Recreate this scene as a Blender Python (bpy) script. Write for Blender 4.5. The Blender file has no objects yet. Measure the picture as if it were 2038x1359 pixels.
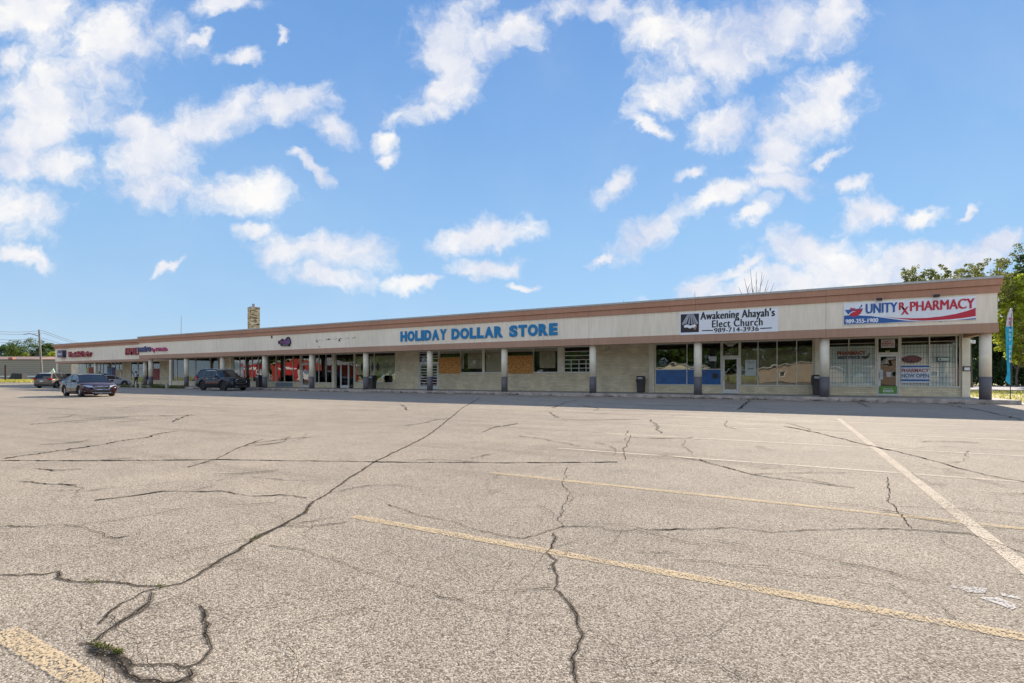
import bpy, bmesh, math, random
from mathutils import Vector, Matrix, noise
random.seed(7)
SC = bpy.context.scene
COL = SC.collection
PI = math.pi

# ------------------------------------------------------------------ camera
H = 1.2                       # eye height
YAW = math.atan(545/1008)     # the facade runs along X, the camera looks to the left of its normal
S_, C_ = math.sin(YAW), math.cos(YAW)
cd = bpy.data.cameras.new('camera'); cam = bpy.data.objects.new('camera', cd); COL.objects.link(cam)
cam.location = (0, 0, H); cam.rotation_euler = (PI/2, 0, YAW)
cd.sensor_width = 36; cd.lens = 36*1008/2038
cd.shift_y = (749.5-679.5)/2038
cd.clip_end = 6000; cd.clip_start = 0.05
SC.camera = cam

def DX(px):
    u = (px-1019)/1008; return -S_+C_*u, C_+S_*u
def WX(px, Y):                 # X of the point seen at column px on the plane Y
    a, b = DX(px); return Y*a/b
def WZ(px, py, Y):
    return H+(749.5-py)/1008*Y/DX(px)[1]
def GP(px, py, h=0.0):         # ground point seen at a pixel
    t = (H-h)*1008/(py-749.5); a, b = DX(px); return (t*a, t*b)
def CP(px, t):                 # ground position at view depth t
    a, b = DX(px); return (t*a, t*b)

# ------------------------------------------------------------------ light
SUN = Vector((0.09, 1.0, 0.53)).normalized()
EL = math.asin(SUN.z); AZ = math.atan2(SUN.x, SUN.y)
SUN_STRENGTH = 4.1
SKY_STRENGTH = 0.15
EXPOSURE = 1.10
sd = bpy.data.lights.new('sun', 'SUN'); so = bpy.data.objects.new('sun', sd); COL.objects.link(so)
sd.energy = SUN_STRENGTH; sd.angle = math.radians(0.5); sd.color = (1.0, 0.90, 0.76)
so.rotation_euler = (-SUN).to_track_quat('-Z', 'Y').to_euler(); so.location = (10, 40, 60)
SC.view_settings.view_transform = 'Standard'; SC.view_settings.look = 'None'
SC.view_settings.exposure = EXPOSURE; SC.view_settings.gamma = 1
SC.cycles.max_bounces = 7; SC.cycles.diffuse_bounces = 4; SC.cycles.glossy_bounces = 4
SC.cycles.transparent_max_bounces = 12

W = bpy.data.worlds.new('World'); SC.world = W; W.use_nodes = True
nt = W.node_tree; N = nt.nodes; LK = nt.links; N.clear()
def nn(t, **kw):
    n = N.new(t)
    for k, v in kw.items():
        if k == 'op': n.operation = v
        elif k.startswith('i'): n.inputs[int(k[1:])].default_value = v
        else: setattr(n, k, v)
    return n
def M1(op, a, b=None, c=None, clamp=False):
    n = N.new('ShaderNodeMath'); n.operation = op; n.use_clamp = clamp
    for i, v in enumerate((a, b, c)):
        if v is None: continue
        if isinstance(v, (int, float)): n.inputs[i].default_value = v
        else: LK.new(v, n.inputs[i])
    return n.outputs[0]
def V1(op, a, b=None):
    n = N.new('ShaderNodeVectorMath'); n.operation = op
    for i, v in enumerate((a, b)):
        if v is None: continue
        if isinstance(v, (tuple, list)): n.inputs[i].default_value = v
        else: LK.new(v, n.inputs[i])
    return n
tc = N.new('ShaderNodeTexCoord')
sky = N.new('ShaderNodeTexSky'); sky.sky_type = 'NISHITA'; sky.sun_disc = False
sky.sun_elevation = EL; sky.sun_rotation = AZ; sky.dust_density = 0.0; sky.air_density = 1.0; sky.ozone_density = 2.2; sky.altitude = 300
# clouds: soft shapes on the sky by direction (a fixed tangent plane facing the facade), roughened with noise
dF = V1('DOT_PRODUCT', tc.outputs['Generated'], (-S_, C_, 0)).outputs['Value']
dR = V1('DOT_PRODUCT', tc.outputs['Generated'], (C_, S_, 0)).outputs['Value']
sp = N.new('ShaderNodeSeparateXYZ'); LK.new(tc.outputs['Generated'], sp.inputs[0])
dFc = M1('MAXIMUM', dF, 0.12)
cu = M1('DIVIDE', dR, dFc); cv = M1('DIVIDE', sp.outputs[2], dFc)
uv = N.new('ShaderNodeCombineXYZ'); LK.new(cu, uv.inputs[0]); LK.new(cv, uv.inputs[1])
def wnoise(vec, scale, detail, rough=0.55, dist=0.0, color=False):
    n = N.new('ShaderNodeTexNoise'); n.inputs['Scale'].default_value = scale; n.inputs['Detail'].default_value = detail
    n.inputs['Roughness'].default_value = rough; n.inputs['Distortion'].default_value = dist
    LK.new(vec, n.inputs['Vector']); return n.outputs['Color' if color else 'Fac']
w1 = wnoise(uv.outputs[0], 7.0, 4, 0.6, 0, True)
wv = V1('MULTIPLY', V1('SUBTRACT', w1, (0.5, 0.5, 0.5)).outputs[0], (0.10, 0.085, 0.0)).outputs[0]
uvw = V1('ADD', uv.outputs[0], wv).outputs[0]
wv2 = V1('MULTIPLY', V1('SUBTRACT', wnoise(uv.outputs[0], 26.0, 4, 0.6, 0, True), (0.5, 0.5, 0.5)).outputs[0], (0.045, 0.04, 0.0)).outputs[0]
uvw = V1('ADD', uvw, wv2).outputs[0]
BL = [(60,30,120,50,0),(230,80,140,65,-5),(20,120,45,30,0),(110,205,150,62,-4),(50,270,95,45,0),(35,415,100,58,-15),(45,520,70,20,-14),
 (300,300,120,70,10),(420,235,130,50,20),(250,245,70,30,0),(570,205,95,42,5),(665,255,60,26,-18),(320,365,110,42,0),(450,385,125,42,0),
 (625,330,55,15,-38),(600,310,25,16,0),(770,275,32,20,20),(772,312,26,18,30),(640,495,160,42,-3),(500,455,44,18,10),(640,550,95,24,-12),
 (890,80,85,70,60),(960,95,85,50,10),(880,180,60,45,0),(1020,70,80,38,28),(905,150,75,60,80),(850,218,80,28,15),(480,110,40,15,0),(400,75,26,12,20),(455,15,60,22,0),
 (965,475,125,30,10),(965,535,95,22,5),(825,570,52,14,5),(1045,573,34,9,0),(1180,20,100,26,-5),(1310,50,95,60,0),(1420,100,130,75,10),
 (1540,45,140,60,0),(1660,35,75,50,20),(1350,165,110,36,28),(1290,250,38,16,-30),(1440,240,75,42,15),(1610,230,120,62,22),(1680,165,70,35,50),
 (1560,300,60,34,0),(1640,318,55,12,24),(1240,358,52,24,38),(1540,330,66,26,0),(1370,348,34,12,10),(1450,385,130,28,18),(1290,460,100,38,33),
 (1190,520,40,11,28),(1560,362,95,26,-5),(1700,370,50,15,0),(1495,430,56,18,38),(1725,420,80,28,12),(1850,425,50,18,5),(1928,425,30,9,30),
 (1600,500,110,40,0),(1700,545,160,52,0),(1850,515,180,36,6),(1560,565,120,36,0),(1390,578,70,22,20),(1470,540,80,14,30),(1980,478,90,24,10),
 (340,530,40,10,30),(1640,600,330,24,3),(1520,585,190,30,10),(1760,560,230,50,3),(150,150,120,40,10),(20,330,60,40,0),(130,330,90,40,0),(560,80,16,12,60)]
acc = None
for (px, py, rx, ry, an) in BL:
    mp = N.new('ShaderNodeMapping'); mp.vector_type = 'TEXTURE'
    mp.inputs['Location'].default_value = ((px-1019)/1008, (749.5-py)/1008, 0)
    mp.inputs['Rotation'].default_value = (0, 0, math.radians(an))
    mp.inputs['Scale'].default_value = (rx*1.18/1008, ry*1.22/1008, 1)
    LK.new(uvw, mp.inputs['Vector'])
    ln = V1('LENGTH', mp.outputs[0]).outputs['Value']
    acc = ln if acc is None else M1('MINIMUM', acc, ln)
field = M1('SUBTRACT', 1.0, acc)            # 1 at a cloud's heart, 0 at its rim
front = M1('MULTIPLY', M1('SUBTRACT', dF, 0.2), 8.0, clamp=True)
# the rest of the sky, out of the photograph's view: broken cloud, laid on to light the facade
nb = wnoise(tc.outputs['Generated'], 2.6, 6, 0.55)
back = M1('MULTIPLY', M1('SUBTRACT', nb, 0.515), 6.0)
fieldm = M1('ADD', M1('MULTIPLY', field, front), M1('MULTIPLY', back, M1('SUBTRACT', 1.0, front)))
fn = wnoise(uvw, 9.0, 11, 0.63)
fn2 = wnoise(uvw, 5.0, 5, 0.55)
dens0 = M1('ADD', M1('ADD', M1('MULTIPLY', fieldm, 1.55), 0.10), M1('MULTIPLY', M1('SUBTRACT', fn, 0.50), 3.7))
mr = N.new('ShaderNodeMapRange'); mr.interpolation_type = 'SMOOTHSTEP'
LK.new(dens0, mr.inputs['Value']); mr.inputs['From Min'].default_value = -0.10; mr.inputs['From Max'].default_value = 1.35
mr.inputs['To Max'].default_value = 0.97
# thin high veil
veil = M1('MULTIPLY', M1('SUBTRACT', wnoise(uvw, 2.3, 4), 0.42), 0.5, clamp=True)
cov = M1('MAXIMUM', mr.outputs[0], M1('MULTIPLY', veil, 0.5))
# cloud brightness: thick hearts slightly greyer, sunlit rims white
lift = M1('ADD', M1('MULTIPLY', fn2, 0.75), M1('MULTIPLY', fn, 0.55))
cr = N.new('ShaderNodeValToRGB'); LK.new(lift, cr.inputs[0])
cr.color_ramp.elements[0].position = 0.46; cr.color_ramp.elements[0].color = (0.58, 0.65, 0.84, 1)
cr.color_ramp.elements[1].position = 0.78; cr.color_ramp.elements[1].color = (0.99, 0.975, 0.955, 1)
CLOUD_GAIN = 0.475; BACK_GAIN = 0.50     # unseen clouds behind the camera, brightened to light the shaded facade
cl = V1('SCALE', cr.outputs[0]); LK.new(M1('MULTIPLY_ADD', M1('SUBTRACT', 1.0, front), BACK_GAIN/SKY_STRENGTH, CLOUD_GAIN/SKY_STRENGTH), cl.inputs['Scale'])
SKY_TINT = (1.0, 1.0, 1.0)
gr = N.new('ShaderNodeValToRGB'); LK.new(M1('MAXIMUM', sp.outputs[2], 0.0), gr.inputs[0]); ge = gr.color_ramp.elements
ge[0].position = 0.0; ge[0].color = (0.225, 0.302, 0.378, 1); ge[1].position = 1.0; ge[1].color = (0.035, 0.105, 0.30, 1)
for p_, c_ in ((0.10, (0.172, 0.272, 0.388)), (0.26, (0.134, 0.242, 0.388)), (0.45, (0.094, 0.190, 0.360)), (0.60, (0.072, 0.158, 0.330))):
    e_ = ge.new(p_); e_.color = (*c_, 1)
gs = V1('SCALE', gr.outputs[0]); gs.inputs['Scale'].default_value = 1.0/SKY_STRENGTH
mk = N.new('ShaderNodeMix'); mk.data_type = 'RGBA'; mk.inputs[0].default_value = 0.95; LK.new(sky.outputs[0], mk.inputs[6]); LK.new(gs.outputs[0], mk.inputs[7])
skt = mk.outputs[2]
# faint pale band of far haze near the horizon
hz = M1('MULTIPLY', M1('POWER', M1('SUBTRACT', 1.0, M1('MAXIMUM', sp.outputs[2], 0.0)), 7.0), 0.0)
mh = N.new('ShaderNodeMix'); mh.data_type = 'RGBA'; LK.new(hz, mh.inputs[0]); LK.new(skt, mh.inputs[6])
mh.inputs[7].default_value = (0.30/SKY_STRENGTH, 0.38/SKY_STRENGTH, 0.46/SKY_STRENGTH, 1)
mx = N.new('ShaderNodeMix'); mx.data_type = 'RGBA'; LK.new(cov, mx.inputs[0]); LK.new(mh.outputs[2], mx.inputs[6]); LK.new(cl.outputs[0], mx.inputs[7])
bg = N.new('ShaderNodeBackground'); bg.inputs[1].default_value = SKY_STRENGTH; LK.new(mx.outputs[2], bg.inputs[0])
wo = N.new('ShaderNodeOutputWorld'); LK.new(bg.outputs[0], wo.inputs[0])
W.cycles.sampling_method = 'MANUAL'; W.cycles.sample_map_resolution = 512

# ------------------------------------------------------------------ materials
def mat(name, col, rough=0.6, metal=0.0, var=0.12, scale=6.0, bump=0.0, bscale=60.0, spec=None, coat=0.0, stretch=(1,1,1)):
    m = bpy.data.materials.new(name); m.use_nodes = True; t = m.node_tree; b = t.nodes['Principled BSDF']
    tcn = t.nodes.new('ShaderNodeTexCoord'); mp = t.nodes.new('ShaderNodeMapping'); mp.inputs['Scale'].default_value = stretch
    t.links.new(tcn.outputs['Object'], mp.inputs[0])
    n = t.nodes.new('ShaderNodeTexNoise'); n.inputs['Scale'].default_value = scale; n.inputs['Detail'].default_value = 5
    t.links.new(mp.outputs[0], n.inputs['Vector'])
    r = t.nodes.new('ShaderNodeValToRGB'); t.links.new(n.outputs['Fac'], r.inputs[0])
    r.color_ramp.elements[0].position = 0.3; r.color_ramp.elements[1].position = 0.7
    r.color_ramp.elements[0].color = (*[c*(1-var) for c in col], 1); r.color_ramp.elements[1].color = (*[min(1, c*(1+var)) for c in col], 1)
    t.links.new(r.outputs[0], b.inputs['Base Color'])
    b.inputs['Roughness'].default_value = rough; b.inputs['Metallic'].default_value = metal
    if spec is not None: b.inputs['Specular IOR Level'].default_value = spec
    if coat: b.inputs['Coat Weight'].default_value = coat; b.inputs['Coat Roughness'].default_value = 0.04
    if bump:
        n2 = t.nodes.new('ShaderNodeTexNoise'); n2.inputs['Scale'].default_value = bscale; n2.inputs['Detail'].default_value = 3
        t.links.new(mp.outputs[0], n2.inputs['Vector'])
        bp = t.nodes.new('ShaderNodeBump'); bp.inputs['Strength'].default_value = bump; bp.inputs['Distance'].default_value = 0.01
        t.links.new(n2.outputs['Fac'], bp.inputs['Height']); t.links.new(bp.outputs[0], b.inputs['Normal'])
    return m
def nodes_of(m): return m.node_tree.nodes, m.node_tree.links, m.node_tree.nodes['Principled BSDF']

def asphalt_material():
    m = mat('weathered_asphalt', (0.3, 0.27, 0.23), 0.9); n, l, b = nodes_of(m)
    tcn = n.new('ShaderNodeTexCoord'); P = tcn.outputs['Object']
    def noi(sc, de=4, ro=0.55):
        x = n.new('ShaderNodeTexNoise'); x.inputs['Scale'].default_value = sc; x.inputs['Detail'].default_value = de; x.inputs['Roughness'].default_value = ro
        l.new(P, x.inputs['Vector']); return x.outputs['Fac']
    def ramp(f, stops):
        r = n.new('ShaderNodeValToRGB'); l.new(f, r.inputs[0]); e = r.color_ramp.elements
        while len(e) < len(stops): e.new(0.5)
        for i, (p, c) in enumerate(stops): e[i].position = p; e[i].color = (*c, 1)
        return r.outputs[0]
    def mixc(f, a, bb, mode='MIX'):
        x = n.new('ShaderNodeMix'); x.data_type = 'RGBA'; x.blend_type = mode
        for i, v in ((0, f), (6, a), (7, bb)):
            if isinstance(v, (int, float)): x.inputs[i].default_value = v
            elif isinstance(v, tuple): x.inputs[i].default_value = (*v, 1)
            else: l.new(v, x.inputs[i])
        return x.outputs[2]
    vo = n.new('ShaderNodeTexVoronoi'); vo.inputs['Scale'].default_value = 135; l.new(P, vo.inputs['Vector'])
    sepc = n.new('ShaderNodeSeparateColor'); l.new(vo.outputs['Color'], sepc.inputs[0])
    stone = ramp(sepc.outputs[0], [(0.0, (0.165, 0.136, 0.10)), (0.25, (0.290, 0.242, 0.190)), (0.62, (0.405, 0.342, 0.268)), (1.0, (0.60, 0.53, 0.43))])
    gap = ramp(vo.outputs['Distance'], [(0.0, (1, 1, 1)), (0.55, (0.95, 0.95, 0.95)), (0.85, (0.42, 0.40, 0.38))])
    c = mixc(1.0, stone, gap, 'MULTIPLY')
    big = ramp(noi(0.12, 5), [(0.3, (0.86, 0.85, 0.85)), (0.7, (1.12, 1.10, 1.06))])
    mid = ramp(noi(1.3, 6, 0.65), [(0.3, (0.88, 0.88, 0.88)), (0.72, (1.09, 1.08, 1.06))])
    c = mixc(1.0, c, big, 'MULTIPLY'); c = mixc(1.0, c, mid, 'MULTIPLY')
    mps = n.new('ShaderNodeMapping'); mps.inputs['Scale'].default_value = (.12, 1.0, 1); l.new(P, mps.inputs[0])
    nst = n.new('ShaderNodeTexNoise'); nst.inputs['Scale'].default_value = 1.1; nst.inputs['Detail'].default_value = 5; l.new(mps.outputs[0], nst.inputs['Vector'])
    c = mixc(1.0, c, ramp(nst.outputs['Fac'], [(0.28, (.80, .79, .78)), (0.45, (1, 1, 1)), (0.75, (1.05, 1.04, 1.02))]), 'MULTIPLY')
    # drips of oil in the stalls
    c = mixc(1.0, c, ramp(noi(.9, 2), [(0.24, (.62, .60, .58)), (0.31, (1, 1, 1))]), 'MULTIPLY')
    # fine net of hairline cracks in patches
    wob = n.new('ShaderNodeTexNoise'); wob.inputs['Scale'].default_value = 1.1; wob.inputs['Detail'].default_value = 6; l.new(P, wob.inputs['Vector'])
    vm = n.new('ShaderNodeVectorMath'); vm.operation = 'SCALE'; vm.inputs['Scale'].default_value = 1.3; l.new(wob.outputs['Color'], vm.inputs[0])
    va = n.new('ShaderNodeVectorMath'); va.operation = 'ADD'; l.new(P, va.inputs[0]); l.new(vm.outputs[0], va.inputs[1])
    ve = n.new('ShaderNodeTexVoronoi'); ve.feature = 'DISTANCE_TO_EDGE'; ve.inputs['Scale'].default_value = 0.36; l.new(va.outputs[0], ve.inputs['Vector'])
    line = ramp(ve.outputs['Distance'], [(0.0, (1, 1, 1)), (0.003, (0.8, 0.8, 0.8)), (0.008, (0, 0, 0))])
    pat = ramp(noi(0.5, 3), [(0.50, (0, 0, 0)), (0.60, (0.55, 0.55, 0.55))])
    f = mixc(1.0, line, pat, 'MULTIPLY')
    c = mixc(f, c, (0.07, 0.062, 0.055))
    l.new(c, b.inputs['Base Color'])
    bp = n.new('ShaderNodeBump'); bp.inputs['Strength'].default_value = 0.55; bp.inputs['Distance'].default_value = 0.004; bp.invert = True
    l.new(vo.outputs['Distance'], bp.inputs['Height']); l.new(bp.outputs[0], b.inputs['Normal'])
    b.inputs['Specular IOR Level'].default_value = 0.08
    return m

def brick_material(name, col, mortar, bw, rh, ms=0.012, rough=0.8, var=0.1, bump=0.5):
    m = mat(name, col, rough); n, l, b = nodes_of(m)
    tcn = n.new('ShaderNodeTexCoord'); s = n.new('ShaderNodeSeparateXYZ'); cb = n.new('ShaderNodeCombineXYZ')
    l.new(tcn.outputs['Object'], s.inputs[0])
    ad = n.new('ShaderNodeMath'); ad.operation = 'ADD'; l.new(s.outputs[0], ad.inputs[0]); l.new(s.outputs[1], ad.inputs[1])
    l.new(ad.outputs[0], cb.inputs[0]); l.new(s.outputs[2], cb.inputs[1])
    br = n.new('ShaderNodeTexBrick'); br.inputs['Scale'].default_value = 1; br.inputs['Brick Width'].default_value = bw; br.inputs['Row Height'].default_value = rh
    br.inputs['Mortar Size'].default_value = ms; br.inputs['Mortar Smooth'].default_value = 0.2
    br.inputs['Color1'].default_value = (*[c*(1-var) for c in col], 1); br.inputs['Color2'].default_value = (*[c*(1+var) for c in col], 1); br.inputs['Mortar'].default_value = (*mortar, 1)
    l.new(cb.outputs[0], br.inputs['Vector'])
    ns = n.new('ShaderNodeTexNoise'); ns.inputs['Scale'].default_value = 1.6; ns.inputs['Detail'].default_value = 6; l.new(tcn.outputs['Object'], ns.inputs['Vector'])
    r = n.new('ShaderNodeValToRGB'); l.new(ns.outputs['Fac'], r.inputs[0]); r.color_ramp.elements[0].position = .3; r.color_ramp.elements[1].position = .7
    r.color_ramp.elements[0].color = (.84, .83, .8, 1); r.color_ramp.elements[1].color = (1.08, 1.08, 1.08, 1)
    x = n.new('ShaderNodeMix'); x.data_type = 'RGBA'; x.blend_type = 'MULTIPLY'; x.inputs[0].default_value = 1
    l.new(br.outputs['Color'], x.inputs[6]); l.new(r.outputs[0], x.inputs[7]); l.new(x.outputs[2], b.inputs['Base Color'])
    bp = n.new('ShaderNodeBump'); bp.inputs['Strength'].default_value = bump; bp.inputs['Distance'].default_value = 0.006; bp.invert = True
    l.new(br.outputs['Fac'], bp.inputs['Height']); l.new(bp.outputs[0], b.inputs['Normal'])
    return m

def stone_material():
    m = mat('chimney_stone', (.4, .3, .15), .9); n, l, b = nodes_of(m); t_ = n.new('ShaderNodeTexCoord'); v = n.new('ShaderNodeTexVoronoi'); v.inputs['Scale'].default_value = 3.2
    mp = n.new('ShaderNodeMapping'); mp.inputs['Scale'].default_value = (1, 1, 2.2); l.new(t_.outputs['Object'], mp.inputs[0]); l.new(mp.outputs[0], v.inputs['Vector'])
    sc_ = n.new('ShaderNodeSeparateColor'); l.new(v.outputs['Color'], sc_.inputs[0]); r = n.new('ShaderNodeValToRGB'); l.new(sc_.outputs[0], r.inputs[0]); e = r.color_ramp.elements
    e[0].color = (.11, .075, .035, 1); e[1].color = (.70, .56, .34, 1); q = e.new(.5); q.color = (.40, .29, .14, 1); l.new(r.outputs[0], b.inputs['Base Color']); return m

def streaked(name, col, streak=0.14, rough=0.85, ribs=0.0, fade=0.06):
    # painted panel: blotches, vertical water streaks, optional fine vertical ribs
    m = mat(name, col, rough); n, l, b = nodes_of(m)
    tcn = n.new('ShaderNodeTexCoord')
    def noi(st, sc, de=5):
        mp = n.new('ShaderNodeMapping'); mp.inputs['Scale'].default_value = st; l.new(tcn.outputs['Object'], mp.inputs[0])
        x = n.new('ShaderNodeTexNoise'); x.inputs['Scale'].default_value = sc; x.inputs['Detail'].default_value = de; l.new(mp.outputs[0], x.inputs['Vector'])
        return x.outputs['Fac']
    def ramp(f, a, c, lo=.35, hi=.65):
        r = n.new('ShaderNodeValToRGB'); l.new(f, r.inputs[0]); r.color_ramp.elements[0].position = lo; r.color_ramp.elements[1].position = hi
        r.color_ramp.elements[0].color = (a, a, a*.98, 1); r.color_ramp.elements[1].color = (c, c, c, 1); return r.outputs[0]
    def mul(a, c):
        x = n.new('ShaderNodeMix'); x.data_type = 'RGBA'; x.blend_type = 'MULTIPLY'; x.inputs[0].default_value = 1
        if isinstance(a, tuple): x.inputs[6].default_value = (*a, 1)
        else: l.new(a, x.inputs[6])
        l.new(c, x.inputs[7]); return x.outputs[2]
    c = mul(col, ramp(noi((1, 1, .12), 5.0, 6), 1-streak, 1.02, .3, .6))
    c = mul(c, ramp(noi((1, 1, 1), .35, 4), 1-fade, 1+fade*.6))
    c = mul(c, ramp(noi((1, 1, .05), 22, 2), 1-streak*.6, 1.01, .3, .5))
    l.new(c, b.inputs['Base Color'])
    wv = n.new('ShaderNodeTexWave'); wv.bands_direction = 'X'; wv.inputs['Scale'].default_value = 2.2; l.new(tcn.outputs['Object'], wv.inputs['Vector'])
    nb_ = n.new('ShaderNodeTexNoise'); nb_.inputs['Scale'].default_value = 90; l.new(tcn.outputs['Object'], nb_.inputs['Vector'])
    bp = n.new('ShaderNodeBump'); bp.inputs['Strength'].default_value = 0.25; bp.inputs['Distance'].default_value = 0.006
    l.new(nb_.outputs['Fac'], bp.inputs['Height']); l.new(bp.outputs[0], b.inputs['Normal'])
    if ribs:
        bp2 = n.new('ShaderNodeBump'); bp2.inputs['Strength'].default_value = ribs; bp2.inputs['Distance'].default_value = 0.01
        l.new(wv.outputs['Fac'], bp2.inputs['Height']); l.new(bp.outputs[0], bp2.inputs['Normal']); l.new(bp2.outputs[0], b.inputs['Normal'])
    return m

def glass_material(name, tint=(0.55, 0.6, 0.6), base=0.035, gain=1.35, wav=0.02, wscale=1.2):
    m = bpy.data.materials.new(name); m.use_nodes = True; t = m.node_tree; n = t.nodes; l = t.links; n.clear()
    out = n.new('ShaderNodeOutputMaterial'); tr = n.new('ShaderNodeBsdfTransparent'); tr.inputs[0].default_value = (*tint, 1)
    gl = n.new('ShaderNodeBsdfGlossy'); gl.inputs['Roughness'].default_value = 0.01; gl.inputs[0].default_value = (.95, .97, .97, 1)
    fr = n.new('ShaderNodeFresnel'); fr.inputs[0].default_value = 1.6
    ma = n.new('ShaderNodeMath'); ma.operation = 'MULTIPLY_ADD'; ma.use_clamp = True; l.new(fr.outputs[0], ma.inputs[0]); ma.inputs[1].default_value = gain; ma.inputs[2].default_value = base
    tcn = n.new('ShaderNodeTexCoord'); ns = n.new('ShaderNodeTexNoise'); ns.inputs['Scale'].default_value = wscale; ns.inputs['Detail'].default_value = 1; l.new(tcn.outputs['Object'], ns.inputs['Vector'])
    bp = n.new('ShaderNodeBump'); bp.inputs['Strength'].default_value = wav*10; bp.inputs['Distance'].default_value = 0.02; l.new(ns.outputs['Fac'], bp.inputs['Height'])
    l.new(bp.outputs[0], gl.inputs['Normal'])
    mi = n.new('ShaderNodeMixShader'); l.new(ma.outputs[0], mi.inputs[0]); l.new(tr.outputs[0], mi.inputs[1]); l.new(gl.outputs[0], mi.inputs[2]); l.new(mi.outputs[0], out.inputs[0])
    return m

def leaf_material(name, c1, c2, trans=0.35):
    m = bpy.data.materials.new(name); m.use_nodes = True; t = m.node_tree; n = t.nodes; l = t.links; b = n['Principled BSDF']; out = n['Material Output']
    g = n.new('ShaderNodeNewGeometry'); r = n.new('ShaderNodeValToRGB'); l.new(g.outputs['Random Per Island'], r.inputs[0])
    r.color_ramp.elements[0].color = (*c1, 1); r.color_ramp.elements[1].color = (*c2, 1)
    l.new(r.outputs[0], b.inputs['Base Color']); b.inputs['Roughness'].default_value = 0.6; b.inputs['Specular IOR Level'].default_value = 0.3
    tl = n.new('ShaderNodeBsdfTranslucent'); l.new(r.outputs[0], tl.inputs[0])
    x = n.new('ShaderNodeMixShader'); x.inputs[0].default_value = trans; l.new(b.outputs[0], x.inputs[1]); l.new(tl.outputs[0], x.inputs[2]); l.new(x.outputs[0], out.inputs[0])
    return m

def paint_worn(name, col, wear=0.5, alpha=.75):
    # road paint worn through to the asphalt: transparent where the grain shows
    m = mat(name, col, 0.95, var=0.08, spec=.05); n, l, b = nodes_of(m); out = n['Material Output']
    tcn = n.new('ShaderNodeTexCoord'); vo = n.new('ShaderNodeTexVoronoi'); vo.inputs['Scale'].default_value = 135; l.new(tcn.outputs['Object'], vo.inputs['Vector'])
    s = n.new('ShaderNodeSeparateColor'); l.new(vo.outputs['Color'], s.inputs[0])
    ns = n.new('ShaderNodeTexNoise'); ns.inputs['Scale'].default_value = 2.5; ns.inputs['Detail'].default_value = 6; l.new(tcn.outputs['Object'], ns.inputs['Vector'])
    a = n.new('ShaderNodeMath'); a.operation = 'ADD'; l.new(s.outputs[0], a.inputs[0]); l.new(ns.outputs['Fac'], a.inputs[1])
    st = n.new('ShaderNodeMapRange'); l.new(a.outputs[0], st.inputs['Value']); st.inputs['From Min'].default_value = 0.38+wear; st.inputs['From Max'].default_value = 0.62+wear
    tr = n.new('ShaderNodeBsdfTransparent'); x = n.new('ShaderNodeMixShader'); sm = n.new('ShaderNodeMath'); sm.operation = 'MULTIPLY'; sm.inputs[1].default_value = alpha; l.new(st.outputs[0], sm.inputs[0]); l.new(sm.outputs[0], x.inputs[0]); l.new(tr.outputs[0], x.inputs[1]); l.new(b.outputs[0], x.inputs[2]); l.new(x.outputs[0], out.inputs[0])
    return m

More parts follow.
